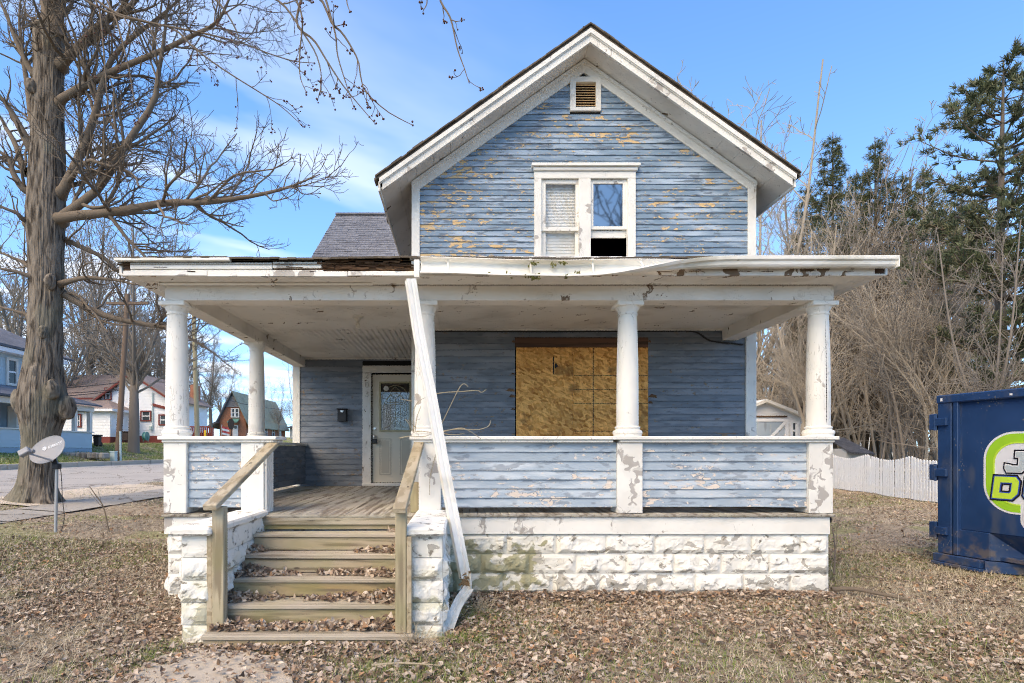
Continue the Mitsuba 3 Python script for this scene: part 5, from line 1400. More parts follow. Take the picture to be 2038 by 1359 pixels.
def conifer(seed, H, r0, R, z0, whorl, nlimb, kind, taper=1.0):
    g = np.random.default_rng(seed)
    trunk = tubes(resample([(0, 0, -.3), (g.normal(0, .08), g.normal(0, .05), H * .5), (g.normal(0, .1), 0, H)], 16), np.linspace(r0, .02, 16), 10)
    limbs, rad = [], []
    z = z0
    while z < H * .985:
        f = (z - z0) / (H - z0)
        for k in range(nlimb):
            a = g.uniform(0, 2 * np.pi)
            if kind == 'pine': L = R * (1 - f) ** .55 * g.uniform(.35, 1.15) * (.55 + .45 * min(1, f * 5))
            else: L = R * (1 - f) ** taper * g.uniform(.75, 1.08) + .12
            dz = (.30 if kind == 'pine' else -.12) * L * g.uniform(.4, 1.4) + (.25 * L if f > .7 else 0)
            e = np.array([np.cos(a) * L, np.sin(a) * L, dz])
            limbs.append(np.array([(0, 0, z), np.array([0, 0, z]) + e * .5 + (0, 0, (-.06 if kind == 'pine' else .03) * L), np.array([0, 0, z]) + e + (0, 0, .08 * L)]))
            rad.append(np.array([.16, .1, .05]) * r0 * (1.25 - f) * 1.6)
        z += whorl * g.uniform(.7, 1.3)
    P0 = np.array([resample(l, 6) for l in limbs]); R0_ = np.array([np.interp(np.linspace(0, 2, 6), [0, 1, 2], r) for r in rad])
    P1, R1 = grow(P0, R0_, 3.4 if kind == 'pine' else 4.2, g, (25, 60), (.18, .42), 4, .06 if kind == 'pine' else -.05, .12, (.22, 1), .008, .5)
    Pa = np.vstack([P1.reshape(-1, 3)[2::4], P1.reshape(-1, 3)[3::4], P1.reshape(-1, 3)[1::4]] + ([P0[:, 3], P0[:, 4], P0[:, 5]]))
    Da = np.vstack([(P1[:, 2] - P1[:, 1]), (P1[:, 3] - P1[:, 2]), (P1[:, 2] - P1[:, 0])] + [P0[:, 4] - P0[:, 3]] * 3); Da /= np.linalg.norm(Da, axis=1, keepdims=True) + 1e-9
    if kind == 'pine':
        C = Pa + g.normal(0, .05, Pa.shape); D = Da + (0, 0, .45)
        cols = ((.11, .13, .065), (.15, .165, .085), (.075, .09, .05), (.19, .19, .11))
        C = C + 0
        m, col = blades(C, D, .20, .013, g, cols, 17)
    else:
        rep = 3
        C = np.repeat(Pa, rep, 0) + g.normal(0, .09, (len(Pa) * rep, 3)); D = np.repeat(Da, rep, 0) + (0, 0, -.1)
        cols = ((.09, .11, .045), (.13, .145, .06), (.07, .08, .04), (.17, .165, .08))
        m, col = blades(C, D, .15, .011, g, cols, 5)
    return trunk, cat(tubes(P0, R0_, 5), tubes(P1, R1, 3)), m, col


def plant(name, lab, args, spots, catg='tree', group=None):
    t, l, m, col = conifer(*args)
    ds = [mikit.ply(t, 'bark_far', smooth=True), mikit.ply(l, 'twig'), mikit.ply(m, 'needle', color=col)]
    for (x, y, s, rot, lb) in spots:
        k = thing(name, lb, catg, group)
        M = T().translate([x, y, float(terrain(x, y))]).rotate([0, 0, 1], rot).scale(s)
        for nm, d in zip(('trunk', 'limbs', 'needles'), ds):
            scene[f'{k}__{nm}'] = {**d, 'to_world': M}
            if nm != 'trunk': labels[f'{k}__{nm}'] = {'kind': 'stuff'}


plant('pine_tree', '', (41, 13.6, .24, 3.7, 2.6, .36, 5, 'pine'), [(xat(1998, 18), 18, 1.0, 0, 'tall dark green pine with open layered limbs at the right edge')])
plant('spruce_tree', '', (42, 18.0, .22, 2.25, 3.4, .42, 6, 'spruce', .8), [(xat(1606, 38), 38, 1.06, 60, 'dark spruce half hidden behind the gable eave and bare twigs'), (xat(1702, 37), 37, 1.08, 290, 'spruce standing between and behind the two spruce tops'), (xat(1655, 30), 30, 1.0, 0, 'first dark spruce right of the gable, its top blunt'), (xat(1745, 31), 31, 1.02, 130, 'second dark spruce right of the gable with a pointed top'), 
                                                                 (xat(1840, 33), 33, .98, 220, 'spruce between the second pointed spruce and the big pine'), (xat(1795, 29), 29, .86, 20, 'shorter spruce behind the picket fence right of center'), (xat(1915, 36), 36, .95, 80, 'spruce behind the left limbs of the big pine')])

# ------------------------------------------------------------------ fallen leaves and grass
PAL = np.array([(.46, .37, .28), (.33, .24, .17), (.54, .46, .37), (.19, .135, .10), (.27, .20, .15), (.50, .42, .34), (.42, .26, .15), (.54, .47, .38), (.13, .095, .07), (.40, .33, .27)])
PW = np.array([.13, .14, .11, .14, .14, .10, .06, .07, .08, .05])


def leaves(C, N_, size, rg_, tilt=.5, pal=PAL, pw=PW):
    """Small curled leaves at C, resting near the normal N_."""
    M = len(C)
    n = N_ + tilt * rg_.normal(size=(M, 3)); n /= np.linalg.norm(n, axis=1, keepdims=True)
    u = np.cross(n, rg_.normal(size=(M, 3))); u /= np.linalg.norm(u, axis=1, keepdims=True); w = np.cross(n, u)
    L = size * rg_.uniform(.35, 1.45, (M, 1)); W = L * rg_.uniform(.25, .48, (M, 1)); cu = rg_.normal(.12, .25, (M, 1)) * L; fo = rg_.uniform(-.05, .30, (M, 1)) * L
    a = rg_.uniform(.3, .6, (M, 1))
    q = lambda x, y, z: C + u * x + w * y + n * z
    v = np.stack([q(-L * .5, 0, cu), q(-L * .5 + L * a, -W, fo), q(-L * .5 + L * a * rg_.uniform(.9, 1.2, (M, 1)), W, fo), q(L * .5, W * rg_.normal(0, .4, (M, 1)), cu * rg_.uniform(.2, 1.4, (M, 1))), q(0, 0, -.01 * L), q(L * .25, -W * rg_.uniform(.2, 1.1, (M, 1)), fo * .8)], 1).reshape(-1, 3)
    o = np.arange(M)[:, None] * 6
    f = np.vstack([o + [0, 1, 4], o + [0, 4, 2], o + [1, 5, 4], o + [4, 5, 3], o + [4, 3, 2]])
    col = (pal * np.array([.97, .95, .93]))[rg_.choice(len(pal), M, p=pw / pw.sum())] * rg_.uniform(.75, 1.25, (M, 1))
    return (v, f), np.repeat(col, 6, 0)


rl = np.random.default_rng(5)
def inside(x, y):
    """What the litter must stay out of: the house, its steps, the container."""
    h = (x > -3.2) & (x < 4.0) & (y > 6.2) & (y < 16)
    c = ((x > -2.40) & (x < -.13) & (y > 4.63) & (y < 6.3))
    return h | c


def scatter(x0, x1, y0, y1, dens):
    n = int((x1 - x0) * (y1 - y0) * dens)
    x, y = rl.uniform(x0, x1, n), rl.uniform(y0, y1, n)
    f = meshkit.fbm(np.stack([x * .9, y * .9, 0 * x], -1), 3, 21)
    wk = (((x + 1.75) / .65) ** 2 + ((y - 3.2) / 1.35) ** 2 < 1) & (x < -.9 + .5 * (f - .5))
    keep = ~inside(x, y) & (rl.random(n) < np.clip((f - .28) * 3.6, .16, 1)) & ~((x < -7.9) & (rl.random(n) < .82)) & ~(wk & (rl.random(n) < .72)) & (y > 3.2)
    keep &= np.abs(x) < y * 1.05 + 2.2
    x, y = x[keep], y[keep]
    return np.stack([x, y, terrain(x, y) + rl.uniform(.004, .03, len(x)) + .03 * (wk[keep])], 1)


pts = [scatter(-4.6, 6.0, 3.4, 6.2, 1150), scatter(-9.5, -3.1, 3.4, 9, 680), scatter(-9.5, -3.1, 9, 17, 150), scatter(3.9, 10, 4, 9, 480), scatter(3.9, 15, 9, 22, 170), scatter(-22, -9, 10, 34, 14)]
# banked against the foundation and at the foot of the steps
b_ = 2600; bx = rl.uniform(-.1, 3.95, b_); by = 6.17 - np.abs(rl.normal(0, .10, b_)); pts.append(np.stack([bx, by, terrain(bx, by) + rl.uniform(.01, .07, b_)], 1))
b_ = 800; bx = rl.uniform(-2.1, -.2, b_); by = 4.58 - np.abs(rl.normal(0, .13, b_)); kp = rl.random(b_) < ss(-2.3, -1.2, bx); pts.append(np.stack([bx, by, terrain(bx, by) + rl.uniform(.01, .035, b_)], 1)[kp])
C = np.vstack(pts)
m, col = leaves(C, np.array([[0, 0, 1.0]]), .043, rl, .30)
obj('leaf_litter', m, 'litter', kind='stuff', color=col, label='dead brown leaves scattered over the lawn')
m, col = leaves(C[::14] + (0, 0, .008), np.array([[0, 0, 1.0]]), .056, rl, .45)
obj('leaf_litter', m, 'litter', kind='stuff', color=col, label='larger curled dead leaves over the lawn')
# drifts on the treads
ds_ = []
def drift(n, xa, xb, step, skew):
    y, z, a, b = TR[step]
    t_ = rl.random(n) ** 1.6
    x = xa + (xb - xa) * t_ if skew < 0 else xb - (xb - xa) * t_
    yy = y + .27 - .25 * rl.random(n) ** 1.3 * (1 - .55 * t_)
    yy = np.maximum(yy, y + (.10 if step == 0 else .02) + .05 * rl.random(n))
    hh = .085 * (1 - t_) * np.clip((yy - y) / .25, 0.15, 1)
    ds_.append(np.stack([x, yy, z + .006 + hh * rl.random(n)], 1))
drift(420, -2.05, -.50, 0, 1); drift(170, -1.95, -.5, 0, 1); drift(160, -2.05, -1.4, 0, -1); drift(330, -1.4, -.48, 1, 1); drift(170, -2.07, -1.6, 1, -1); drift(40, -2.0, -.6, 1, 1)
drift(280, -1.35, -.48, 2, 1); drift(230, -2.07, -1.5, 2, -1); drift(170, -1.05, -.48, 3, 1); drift(50, -2.07, -1.9, 3, -1); drift(45, -.75, -.48, 4, 1)
C2 = np.vstack(ds_)
m, col = leaves(C2, np.array([[0, 0, 1.0]]), .055, rl, .7)
obj('leaf_drift', m, 'litter', kind='stuff', color=col, label='drifts of dead leaves on the steps')


def grass(n, x0, x1, y0, y1, hgt, cols, thr, seed, above=True, extra=None):
    x, y = rl.uniform(x0, x1, n), rl.uniform(y0, y1, n)
    f = meshkit.fbm(np.stack([x * .8, y * .8, 0 * x + seed], -1), 3, seed)
    k = ~inside(x, y) & (f > thr) & (np.abs(x) < y * 1.05 + 2.2) & ~((x < -7.9) & (x > -9.05)) & (x > -10.6)
    k &= ~((((x + 1.75) / .62) ** 2 + ((y - 3.2) / 1.3) ** 2) < 1)
    x, y = x[k], y[k]
    if extra is not None: x, y = np.r_[x, extra[0]], np.r_[y, extra[1]]
    M = len(x)
    c = np.stack([x, y, terrain(x, y) - .005], 1); a = rl.uniform(0, 6.28, M); h = hgt * rl.uniform(.4, 1.2, M); ln = rl.uniform(.3, 1.3, M) * h
    tip = c + np.stack([np.cos(a) * ln, np.sin(a) * ln, h * rl.uniform(.35, 1, M)], 1); s = np.stack([-np.sin(a), np.cos(a), 0 * a], 1) * (.0022 + .0007 * y)[:, None] * .6
    v = np.stack([c - s, c + s, tip], 1).reshape(-1, 3)
    col = np.asarray(cols)[rl.integers(0, len(cols), M)] * rl.uniform(.75, 1.25, (M, 1))
    return (v, np.arange(M * 3).reshape(-1, 3)), np.repeat(col, 3, 0)


STRAW = ((.49, .42, .29), (.41, .345, .235), (.55, .49, .37), (.32, .27, .185))
GREEN = ((.13, .20, .04), (.19, .24, .06), (.24, .26, .09), (.30, .29, .13))
for nm, n, box_, h, cols, thr, sd_ in (('dry_grass', 120000, (-9, 7, 3.4, 9), .085, STRAW, .34, 31), ('dry_grass', 45000, (3.9, 16, 6, 22), .085, STRAW, .38, 32), ('dry_grass', 30000, (-13, -3.2, 8, 22), .08, STRAW, .42, 33),
                                       ('green_grass', 110000, (-9, 7, 3.4, 9), .075, GREEN, .495, 34), ('green_grass', 30000, (-13, -3.2, 8, 22), .07, GREEN, .52, 35), ('green_grass', 40000, (3.9, 14, 5, 18), .07, GREEN, .52, 36)):
    ex_ = None
    if nm == 'green_grass' and sd_ == 34:
        n1 = 2600; ex_ = (np.r_[rl.normal(-.35, .28, n1), rl.normal(-2.35, .10, 700), rl.normal(.05, .12, 500)], np.r_[rl.normal(4.05, .20, n1), rl.normal(4.5, .14, 700), rl.normal(4.75, .06, 500)])
    m, col = grass(n, *box_, h, cols, thr, sd_, extra=ex_)
    obj(nm, m, 'litter', kind='stuff', color=col)
x = rl.uniform(-40, -17.8, 110000); y = rl.uniform(12, 45, 110000); M = len(x)
c = np.stack([x, y, terrain(x, y) - .01], 1); a = rl.uniform(0, 6.28, M); tip = c + np.stack([np.cos(a) * .08, np.sin(a) * .08, rl.uniform(.04, .12, M)], 1); s = np.stack([-np.sin(a), np.cos(a), 0 * a], 1) * .02
col = np.asarray(STRAW[:2] + GREEN + GREEN)[rl.integers(0, 10, M)] * rl.uniform(.8, 1.2, (M, 1))
obj('green_grass', (np.stack([c - s, c + s, tip], 1).reshape(-1, 3), np.arange(M * 3).reshape(-1, 3)), 'litter', kind='stuff', color=np.repeat(col, 3, 0))


def stick(name, pts, r, lab, catg='stick', kids=0, mat='twig'):
    p = smoothpath(pts, 16); rad = np.linspace(r, r * .5, 16)
    ms_ = [tubes(p, rad, 7, True)]
    if kids:
        g = np.random.default_rng(len(scene)); P1, R1 = grow(p[None], rad[None], kids, g, (25, 60), (.15, .45), 6, .1, .15, (.2, .95), .003, .5); ms_.append(tubes(P1, R1, 5))
    return solo(name, cat(*ms_), mat, lab, catg, smooth=True)


def G(px, py, dz=.02):
    """Where the sight line through a photo point meets the ground."""
    lo, hi = 2.5, 60
    for _ in range(50):
        mid = (lo + hi) / 2
        p = at(px, py, mid)
        if p[2] > terrain(p[0], p[1]): lo = mid
        else: hi = mid
    p = at(px, py, lo); return np.array([p[0], p[1], float(terrain(p[0], p[1])) + dz])


stick('fallen_stick', [G(740, 1333, .03), G(800, 1331, .04), G(880, 1333, .03)], .011, 'pale fallen stick lying in the grass below the steps', mat='vine')
stick('fallen_branch', [G(1655, 1182, .05), G(1700, 1185, .07), G(1760, 1193, .05), G(1812, 1200, .03)], .028, 'gray fallen branch lying at the right corner of the porch', 'branch', 2)
stick('fallen_branch', [G(1660, 1160, .1), G(1662, 1130, .3), G(1656, 1102, .45)], .012, 'dark broken branch standing up against the right porch corner', 'branch', 3)
stick('fallen_branch', [G(1690, 1156, .04), G(1730, 1157, .06), G(1775, 1160, .03)], .008, 'thin dark twig lying right of the porch corner', 'branch')
stick('fallen_stick', [G(118, 1192, .03), G(150, 1178, .04), G(182, 1164, .03)], .007, 'thin gray stick among the leaves of the left lawn', mat='twig_gray')
g0_ = G(217, 1058, 0)
k = stick('sapling', [g0_, at(206, 1010, g0_[1]), at(190, 985, g0_[1]), at(178, 968, g0_[1])], .012, 'bare young shoot growing in the left lawn near the dish', 'sapling', 3)
g0_ = G(1835, 1200, 0)
# dead weeds by the foot of the wall and the steps
for px, py in ((827, 1290), (905, 1235), (960, 1220), (1330, 1180)):
    g0_ = G(px, py, 0); n1 = 30
    bs = np.repeat(g0_[None], n1, 0) + rl.normal(0, .03, (n1, 3)) * (1, 1, 0); d_ = rl.normal(0, .10, (n1, 3)); d_[:, 2] = rl.uniform(.08, .25, n1)
    obj('dead_weed', tubes(np.stack([bs, bs + d_ * .6 + (0, 0, .03), bs + d_ * (1.1, 1.1, .8)], 1), np.tile([.0028, .0022, .001], (n1, 1)), 3), 'vine', kind='stuff')
# ------------------------------------------------------------------ the neighbourhood
def lap(parent, p0, p1, z0, z1, expo, mat, name='clapboard', clip=None, th=.03):
    """Lap boards on the wall from p0 to p1 (the outside lies on the right of p0 -> p1); clip(z) -> (from, to) along the wall."""
    p0, p1 = np.asarray(p0, float), np.asarray(p1, float)
    L = np.linalg.norm(p1 - p0); d = (p1 - p0) / L; o = np.array([d[1], -d[0]])
    z = z0
    while z < z1 - .02:
        t = min(z + expo, z1)
        a, b = clip((z + t) / 2) if clip else (0, L)
        if b - a > .1:
            q = lambda s, off, zz: [*(p0 + d * s + o * off), zz]
            v = np.array([q(a, 0, z), q(b, 0, z), q(a, th, z), q(b, th, z), q(a, .004, t), q(b, .004, t)])
            obj(name, (v, np.array([[0, 1, 3], [0, 3, 2], [2, 3, 5], [2, 5, 4], [0, 2, 4], [1, 5, 3]])), mat, parent)
        z = t


def farwin(parent, x0, x1, z0, z1, Y, trim, bars=1, w=.10):
    k = obj('window', prism(sg.box(x0 - w, z0 - w, x1 + w, z1 + w).difference(sg.box(x0, z0, x1, z1)), XZ, (0, Y, 0), .09), trim, parent)
    obj('pane', box(x0, x1, Y - .02, Y + .0, z0, z1), 'far_pane', k)
    zm = (z0 + z1) / 2
    obj('sash', cat(box(x0, x1, Y - .05, Y - .021, zm - .04, zm + .04), box(x0, x0 + .06, Y - .05, Y - .021, z0, zm - .041), box(x1 - .06, x1, Y - .05, Y - .021, z0, zm - .041), box(x0, x0 + .06, Y - .05, Y - .021, zm + .041, z1), box(x1 - .06, x1, Y - .05, Y - .021, zm + .041, z1)), 'far_white', k)
    return k


def roofslab(p, th=.12):
    """A flat quadrilateral or polygon slab from four corners."""
    p = np.asarray(p, float); n = len(p)
    v = np.vstack([p, p - (0, 0, th)])
    f = [[0, i, i + 1] for i in range(1, n - 1)] + [[n, n + i + 1, n + i] for i in range(1, n - 1)]
    for i in range(n):
        j = (i + 1) % n; f += [[i, n + i, n + j], [i, n + j, j]]
    return v, np.array(f)


# --- blue house across the street; its long side faces the street
BH = thing('blue_house', 'pale blue two storey house with dark roof behind the big trunk', 'house')
BX, by0, by1 = -22.0, 21.0, 31.2
obj('wall', box(-30, BX, by0, by1, 1.0, 6.55), 'far_blue', BH)
lap(BH + '__wall', (BX + .0, by0), (BX + .0, by1), 4.5, 6.5, .16, 'far_blue_light', th=.02)
lap(BH + '__wall', (BX + .0, by0), (BX + .0, by1), 1.7, 4.2, .16, 'far_blue', th=.02)
rf = obj('roof', cat(roofslab([(BX + .55, by0 - .4, 6.62), (BX + .55, by1 + .75, 6.62), (-26, by1 + .75, 8.6), (-26, by0 - .4, 8.6)]), roofslab([(-30.5, by0 - .4, 6.62), (-26, by0 - .4, 8.6), (-26, by1 + .75, 8.6), (-30.5, by1 + .75, 6.62)])), 'shingle_slate', BH)
obj('eave_board', box(BX + .02, BX + .5, by0 - .35, by1 + .3, 6.28, 6.48), 'far_white', BH)
obj('gable_wall', prism(sg.Polygon([(-30, 6.5), (BX, 6.5), (-26, 8.45)]), XZ, (0, by1, 0), .1), 'far_blue', BH)
WSIDE = frame((0, 1, 0), (0, 0, 1), (1, 0, 0))
def sidewin(parent, y0, y1, z0, z1, X, trim, w=.12):
    k = obj('window', prism(sg.box(y0 - w, z0 - w, y1 + w, z1 + w).difference(sg.box(y0, z0, y1, z1)), WSIDE, (X, 0, 0), .08), trim, parent)
    obj('pane', box(X + .0, X + .022, y0, y1, z0, z1), 'far_pane', k)
    obj('sash', box(X + .023, X + .05, y0, y1, (z0 + z1) / 2 - .04, (z0 + z1) / 2 + .04), 'far_white', k)
yq = lambda px, X: X * FPX / (px - VX)
sidewin(BH, yq(14, BX), yq(29, BX), zat(763, 28.2), zat(718, 28.2), BX + .02, 'far_cream')
sidewin(BH, yq(120, BX), yq(110, BX) - .2, 4.9, 6.1, BX + .02, 'far_cream')
PX = -20.0
obj('porch_floor', box(BX + .03, PX, by0, 31.2, 1.45, 1.72), 'far_blue', BH)
obj('porch_roof', roofslab([(PX + .35, by0 - .2, 4.05), (PX + .35, 31.55, 4.05), (BX + .03, 31.0, 4.75), (BX + .03, by0 - .2, 4.75)], .08), 'shingle_slate', BH)
obj('porch_beam', box(PX - .12, PX + .1, by0, 31.25, 3.68, 3.95), 'far_cream', BH)
obj('porch_beam', box(BX + .03, PX - .121, 31.03, 31.25, 3.68, 3.95), 'far_cream', BH)
k = obj('porch_rail', box(PX - .1, PX, by0, 31.2, 1.73, 2.55), 'far_blue_light', BH)
lap(k, (PX, by0), (PX, 31.2), 1.73, 2.5, .155, 'far_blue_light', th=.02)
obj('rail_cap', box(PX - .16, PX + .08, by0, 31.28, 2.552, 2.60), 'far_cream', BH)
for y in (31.08, yq(150, PX), yq(120, PX), 26.2, 24.0, 22.0):
    obj('porch_post', box(PX - .14, PX + .04, y - .1, y + .1, 2.601, 3.679), 'far_cream', BH)
obj('porch_post', box(PX - .12, PX + .02, 31.1, 31.22, 1.0, 1.44), 'far_cream', BH)
obj('door', box(BX + .022, BX + .08, yq(13, BX), yq(33, BX), 1.8, 3.75), 'far_cream', BH)
# --- white house with brown roofs and red trim
WH = thing('white_house', 'white clapboard house with brown roofs, red window trim and red foundation', 'house')
Y0 = 48.0
x_ = lambda px, Y=Y0: xat(px, Y)
z_ = lambda py, Y=Y0: zat(py, Y)
gx0_, gx1_, ga = x_(197), x_(342), x_(266)
gb = 2.0
gpoly = sg.Polygon([(gx0_, gb), (gx1_, gb), (gx1_, z_(796)), (ga, z_(746)), (gx0_, z_(796))])
obj('wall', prism(gpoly, XZ, (0, Y0 + 6.6, 0), 6.6), 'far_white', WH)
def gclip(z):
    zt_, ze_ = z_(746), z_(796)
    if z <= ze_: return (0, gx1_ - gx0_)
    f = (zt_ - z) / (zt_ - ze_); return ((ga - gx0_) - (ga - gx0_) * f, (ga - gx0_) + (gx1_ - ga) * f)
lap(WH + '__wall', (gx0_, Y0), (gx1_, Y0), z_(867), z_(747), .235, 'far_white', clip=gclip)
obj('foundation', box(gx0_ + .01, gx1_, Y0 - .02, Y0, 1.8, z_(867.3)), 'far_red', WH)
ov = .35
for xe_, s in ((gx0_, -1), (gx1_, 1)):
    ze_ = z_(796); sl = (z_(746) - ze_) / abs(ga - xe_)
    xo, zo = xe_ + s * .45, ze_ - .45 * sl
    obj('roof', roofslab([(xo, Y0 - .5, zo + .22), (ga, Y0 - .5, z_(746) + .22), (ga, Y0 + 6.9, z_(746) + .22), (xo, Y0 + 6.9, zo + .22)], .10), 'shingle_brown', WH)
    obj('rake_trim', roofslab([(xo, Y0 - .52, zo + .11), (ga, Y0 - .52, z_(746) + .11), (ga, Y0 - .40, z_(746) + .11), (xo, Y0 - .40, zo + .11)], .17), 'far_red', WH)
# left wing, ridge along the street view
YA = 50.0
lx0 = xat(95, YA)
obj('wing_wall', box(lx0, gx0_ - .02, YA, YA + 8, 2.0, zat(792, YA)), 'far_white', WH)
lap(WH + '__wing_wall', (lx0, YA), (gx0_ - .03, YA), zat(868, YA), zat(793, YA), .235, 'far_white')
rz0, rz1 = zat(791, YA - .5), zat(746, YA + 4)
obj('roof', cat(roofslab([(lx0 - .5, YA - .5, rz0), (xat(197, YA - .5), YA - .5, rz0), (xat(250, YA + 4), YA + 4, rz1), (xat(160, YA + 4), YA + 4, rz1)], .2), roofslab([(lx0 - .5, YA - .5, rz0), (xat(160, YA + 4), YA + 4, rz1), (lx0 - .5, YA + 8.5, rz0)], .2),
                roofslab([(lx0 - .5, YA + 8.5, rz0), (xat(160, YA + 4), YA + 4, rz1), (xat(250, YA + 4), YA + 4, rz1), (gx0_ + 3, YA + 8.5, rz0)], .2)), 'shingle_brown', WH)
obj('eave_trim', box(lx0 - .5, xat(196, YA - .55), YA - .58, YA - .50, rz0 - .26, rz0 - .02), 'far_red', WH)
# one storey front part with a hipped roof
YB = 45.0
bx0_, bx1_ = xat(110, YB), xat(219, YB)
obj('front_part', box(bx0_, bx1_, YB, Y0 - .04, 1.9, zat(815, YB)), 'far_white', WH)
lap(WH + '__front_part', (bx0_, YB), (bx1_, YB), zat(869, YB), zat(816, YB), .22, 'far_white')
lap(WH + '__front_part', (bx1_, YB), (bx1_, Y0 - .05), zat(869, YB), zat(816, YB), .22, 'far_white')
obj('foundation', cat(box(xat(196, YB), bx1_ + .02, YB - .02, YB, 1.6, zat(869.3, YB)), box(bx1_, bx1_ + .02, YB, Y0 - .05, 1.6, zat(869.3, YB))), 'far_red', WH)
zb0, zb1 = zat(813, YB - .4), zat(795, Y0)
obj('roof', roofslab([(bx0_, YB - .4, zb0), (bx1_ + .4, YB - .4, zb0), (xat(215, Y0), Y0 - .05, zb1), (bx0_, Y0 - .05, zb1)], .12), 'shingle_brown', WH)
obj('roof', roofslab([(bx1_ + .4, YB - .4, zb0), (bx1_ + .4, Y0 - .06, zb0), (xat(215, Y0), Y0 - .06, zb1)], .12), 'shingle_brown', WH)
obj('eave_trim', cat(box(bx0_, bx1_ + .4, YB - .46, YB - .4, zb0 - .20, zb0 - .01), box(bx1_ + .4, bx1_ + .46, YB - .46, Y0 - .1, zb0 - .20, zb0 - .01)), 'far_white', WH)
lap(WH + '__wall', (gx1_, Y0), (gx1_, Y0 + 6.6), z_(867), z_(796), .235, 'far_white')
obj('foundation', box(gx1_, gx1_ + .02, Y0, Y0 + 6.6, 1.8, z_(867.3)), 'far_red', WH)
obj('shed_roof_trim', beam((x_(304), Y0 - .10, z_(805)), (x_(342), Y0 - .10, z_(815)), .12, .22), 'far_red', WH)
obj('chimney', box(x_(322), x_(334), Y0 + 5, Y0 + 6, z_(800), z_(752)), 'brick', WH)
for (a, b, t, u) in ((283, 299.5, 820, 836), (319, 333, 827, 844)):
    farwin(WH, x_(a), x_(b), z_(u), z_(t), Y0 - .035, 'far_red', w=.11)
farwin(WH, x_(211), x_(221), z_(794), z_(773), Y0 - .035, 'far_red', w=.08)
farwin(WH, xat(155, YB), xat(160.5, YB), zat(848, YB), zat(826, YB), YB - .035, 'far_red', w=.10)
obj('downpipe', tubes([(x_(305), Y0 - .12, z_(855)), (x_(305), Y0 - .12, z_(782))], np.full(2, .05), 6), 'utility', WH)
obj('meter_box', cbox(x_(300), x_(304), Y0 - .25, Y0 - .04, z_(856), z_(848), .02), 'utility', WH)
DK = thing('red_deck', 'red wooden deck railing at the right end of the white house', 'deck')
for q in range(15):
    xx = xat(371, 47) + q * .155
    obj('baluster', box(xx, xx + .09, 46.9, 46.95, zat(868, 47), zat(851, 47)), 'far_red', DK)
obj('rail', box(xat(370, 47), xat(420, 47), 46.86, 46.98, zat(850.8, 47), zat(848, 47)), 'far_red', DK)
obj('skirt', box(xat(370, 47), xat(420, 47), 46.99, 47.1, 1.8, zat(861, 47)), 'far_red', DK)
# --- brick house with steep green roof
KH = thing('brick_house', 'red brick house with steep gray green roof seen between the two left columns', 'house')
YK = 80.0
kx = lambda px, Y=YK: xat(px, Y)
kz = lambda py, Y=YK: zat(py, Y)
kl, kr, kc, kd = kx(437), kx(489), kx(464), 18.0
obj('gable_wall', prism(sg.Polygon([(kl, 1.5), (kr, 1.5), (kr, kz(835)), (kc, kz(783)), (kl, kz(835))]), XZ, (0, YK + kd, 0), kd), 'brick', KH)
for e_, s in ((kl, -1), (kr, 1)):
    sl = (kz(783) - kz(835)) / abs(kc - e_)
    obj('roof', roofslab([(e_ + .6 * s, YK - .5, kz(835) - .6 * sl + .35), (kc, YK - .5, kz(783) + .35), (kc, YK + kd + .5, kz(783) + .35), (e_ + .6 * s, YK + kd + .5, kz(835) - .6 * sl + .35)], .14), 'shingle_green' if s > 0 else 'shingle_gray', KH)
obj('gable_shingles', prism(sg.Polygon([(kx(449.5), kz(810)), (kx(478), kz(810)), (kc, kz(784))]), XZ, (0, YK - .02, 0), .12), 'shingle_gray', KH)
for (a, b, t, u) in ((462, 467.4, 814, 829), (469.4, 475, 814, 829)):
    farwin(KH, kx(a), kx(b), kz(u), kz(t), YK - .06, 'far_white', w=.12)
for y in (84, 87.5, 91, 94.5):
    sidewin(KH, y, y + .9, kz(866), kz(846), kr + .06, 'far_white')
dk = obj('door', box(kx(463.5), kx(474), YK - .12, YK - .01, kz(875), kz(846)), 'far_white', KH)
obj('pane', box(kx(466), kx(472), YK - .14, YK - .121, kz(853), kz(848)), 'far_pane', dk)
obj('awning', roofslab([(kx(459), YK - 1.3, kz(840)), (kx(479), YK - 1.3, kz(840)), (kx(477), YK - .02, kz(833)), (kx(462), YK - .02, kz(833))], .12), 'awning', KH)
obj('lean_to', cat(roofslab([(kx(418), YK - 1, kz(848)), (kx(437), YK - 1, kz(838)), (kx(437), YK + 4, kz(838)), (kx(418), YK + 4, kz(848))], .3), box(kx(420), kx(422), YK, YK + .3, 1.5, kz(849))), 'shingle_slate', KH)
# --- more houses seen as pale slivers
FH = thing('garage', 'pale low garage just right of the brick house, by the corner board', 'garage')
obj('wall', box(kx(577, 95), kx(596, 95), 95, 99, 2, kz(850, 95)), 'far_cream', FH)
obj('roof', roofslab([(kx(574, 95), 94.5, kz(850, 95)), (kx(600, 95), 94.5, kz(850, 95)), (kx(600, 95), 99, kz(842, 95)), (kx(574, 95), 99, kz(842, 95))], .2), 'shingle_slate', FH)
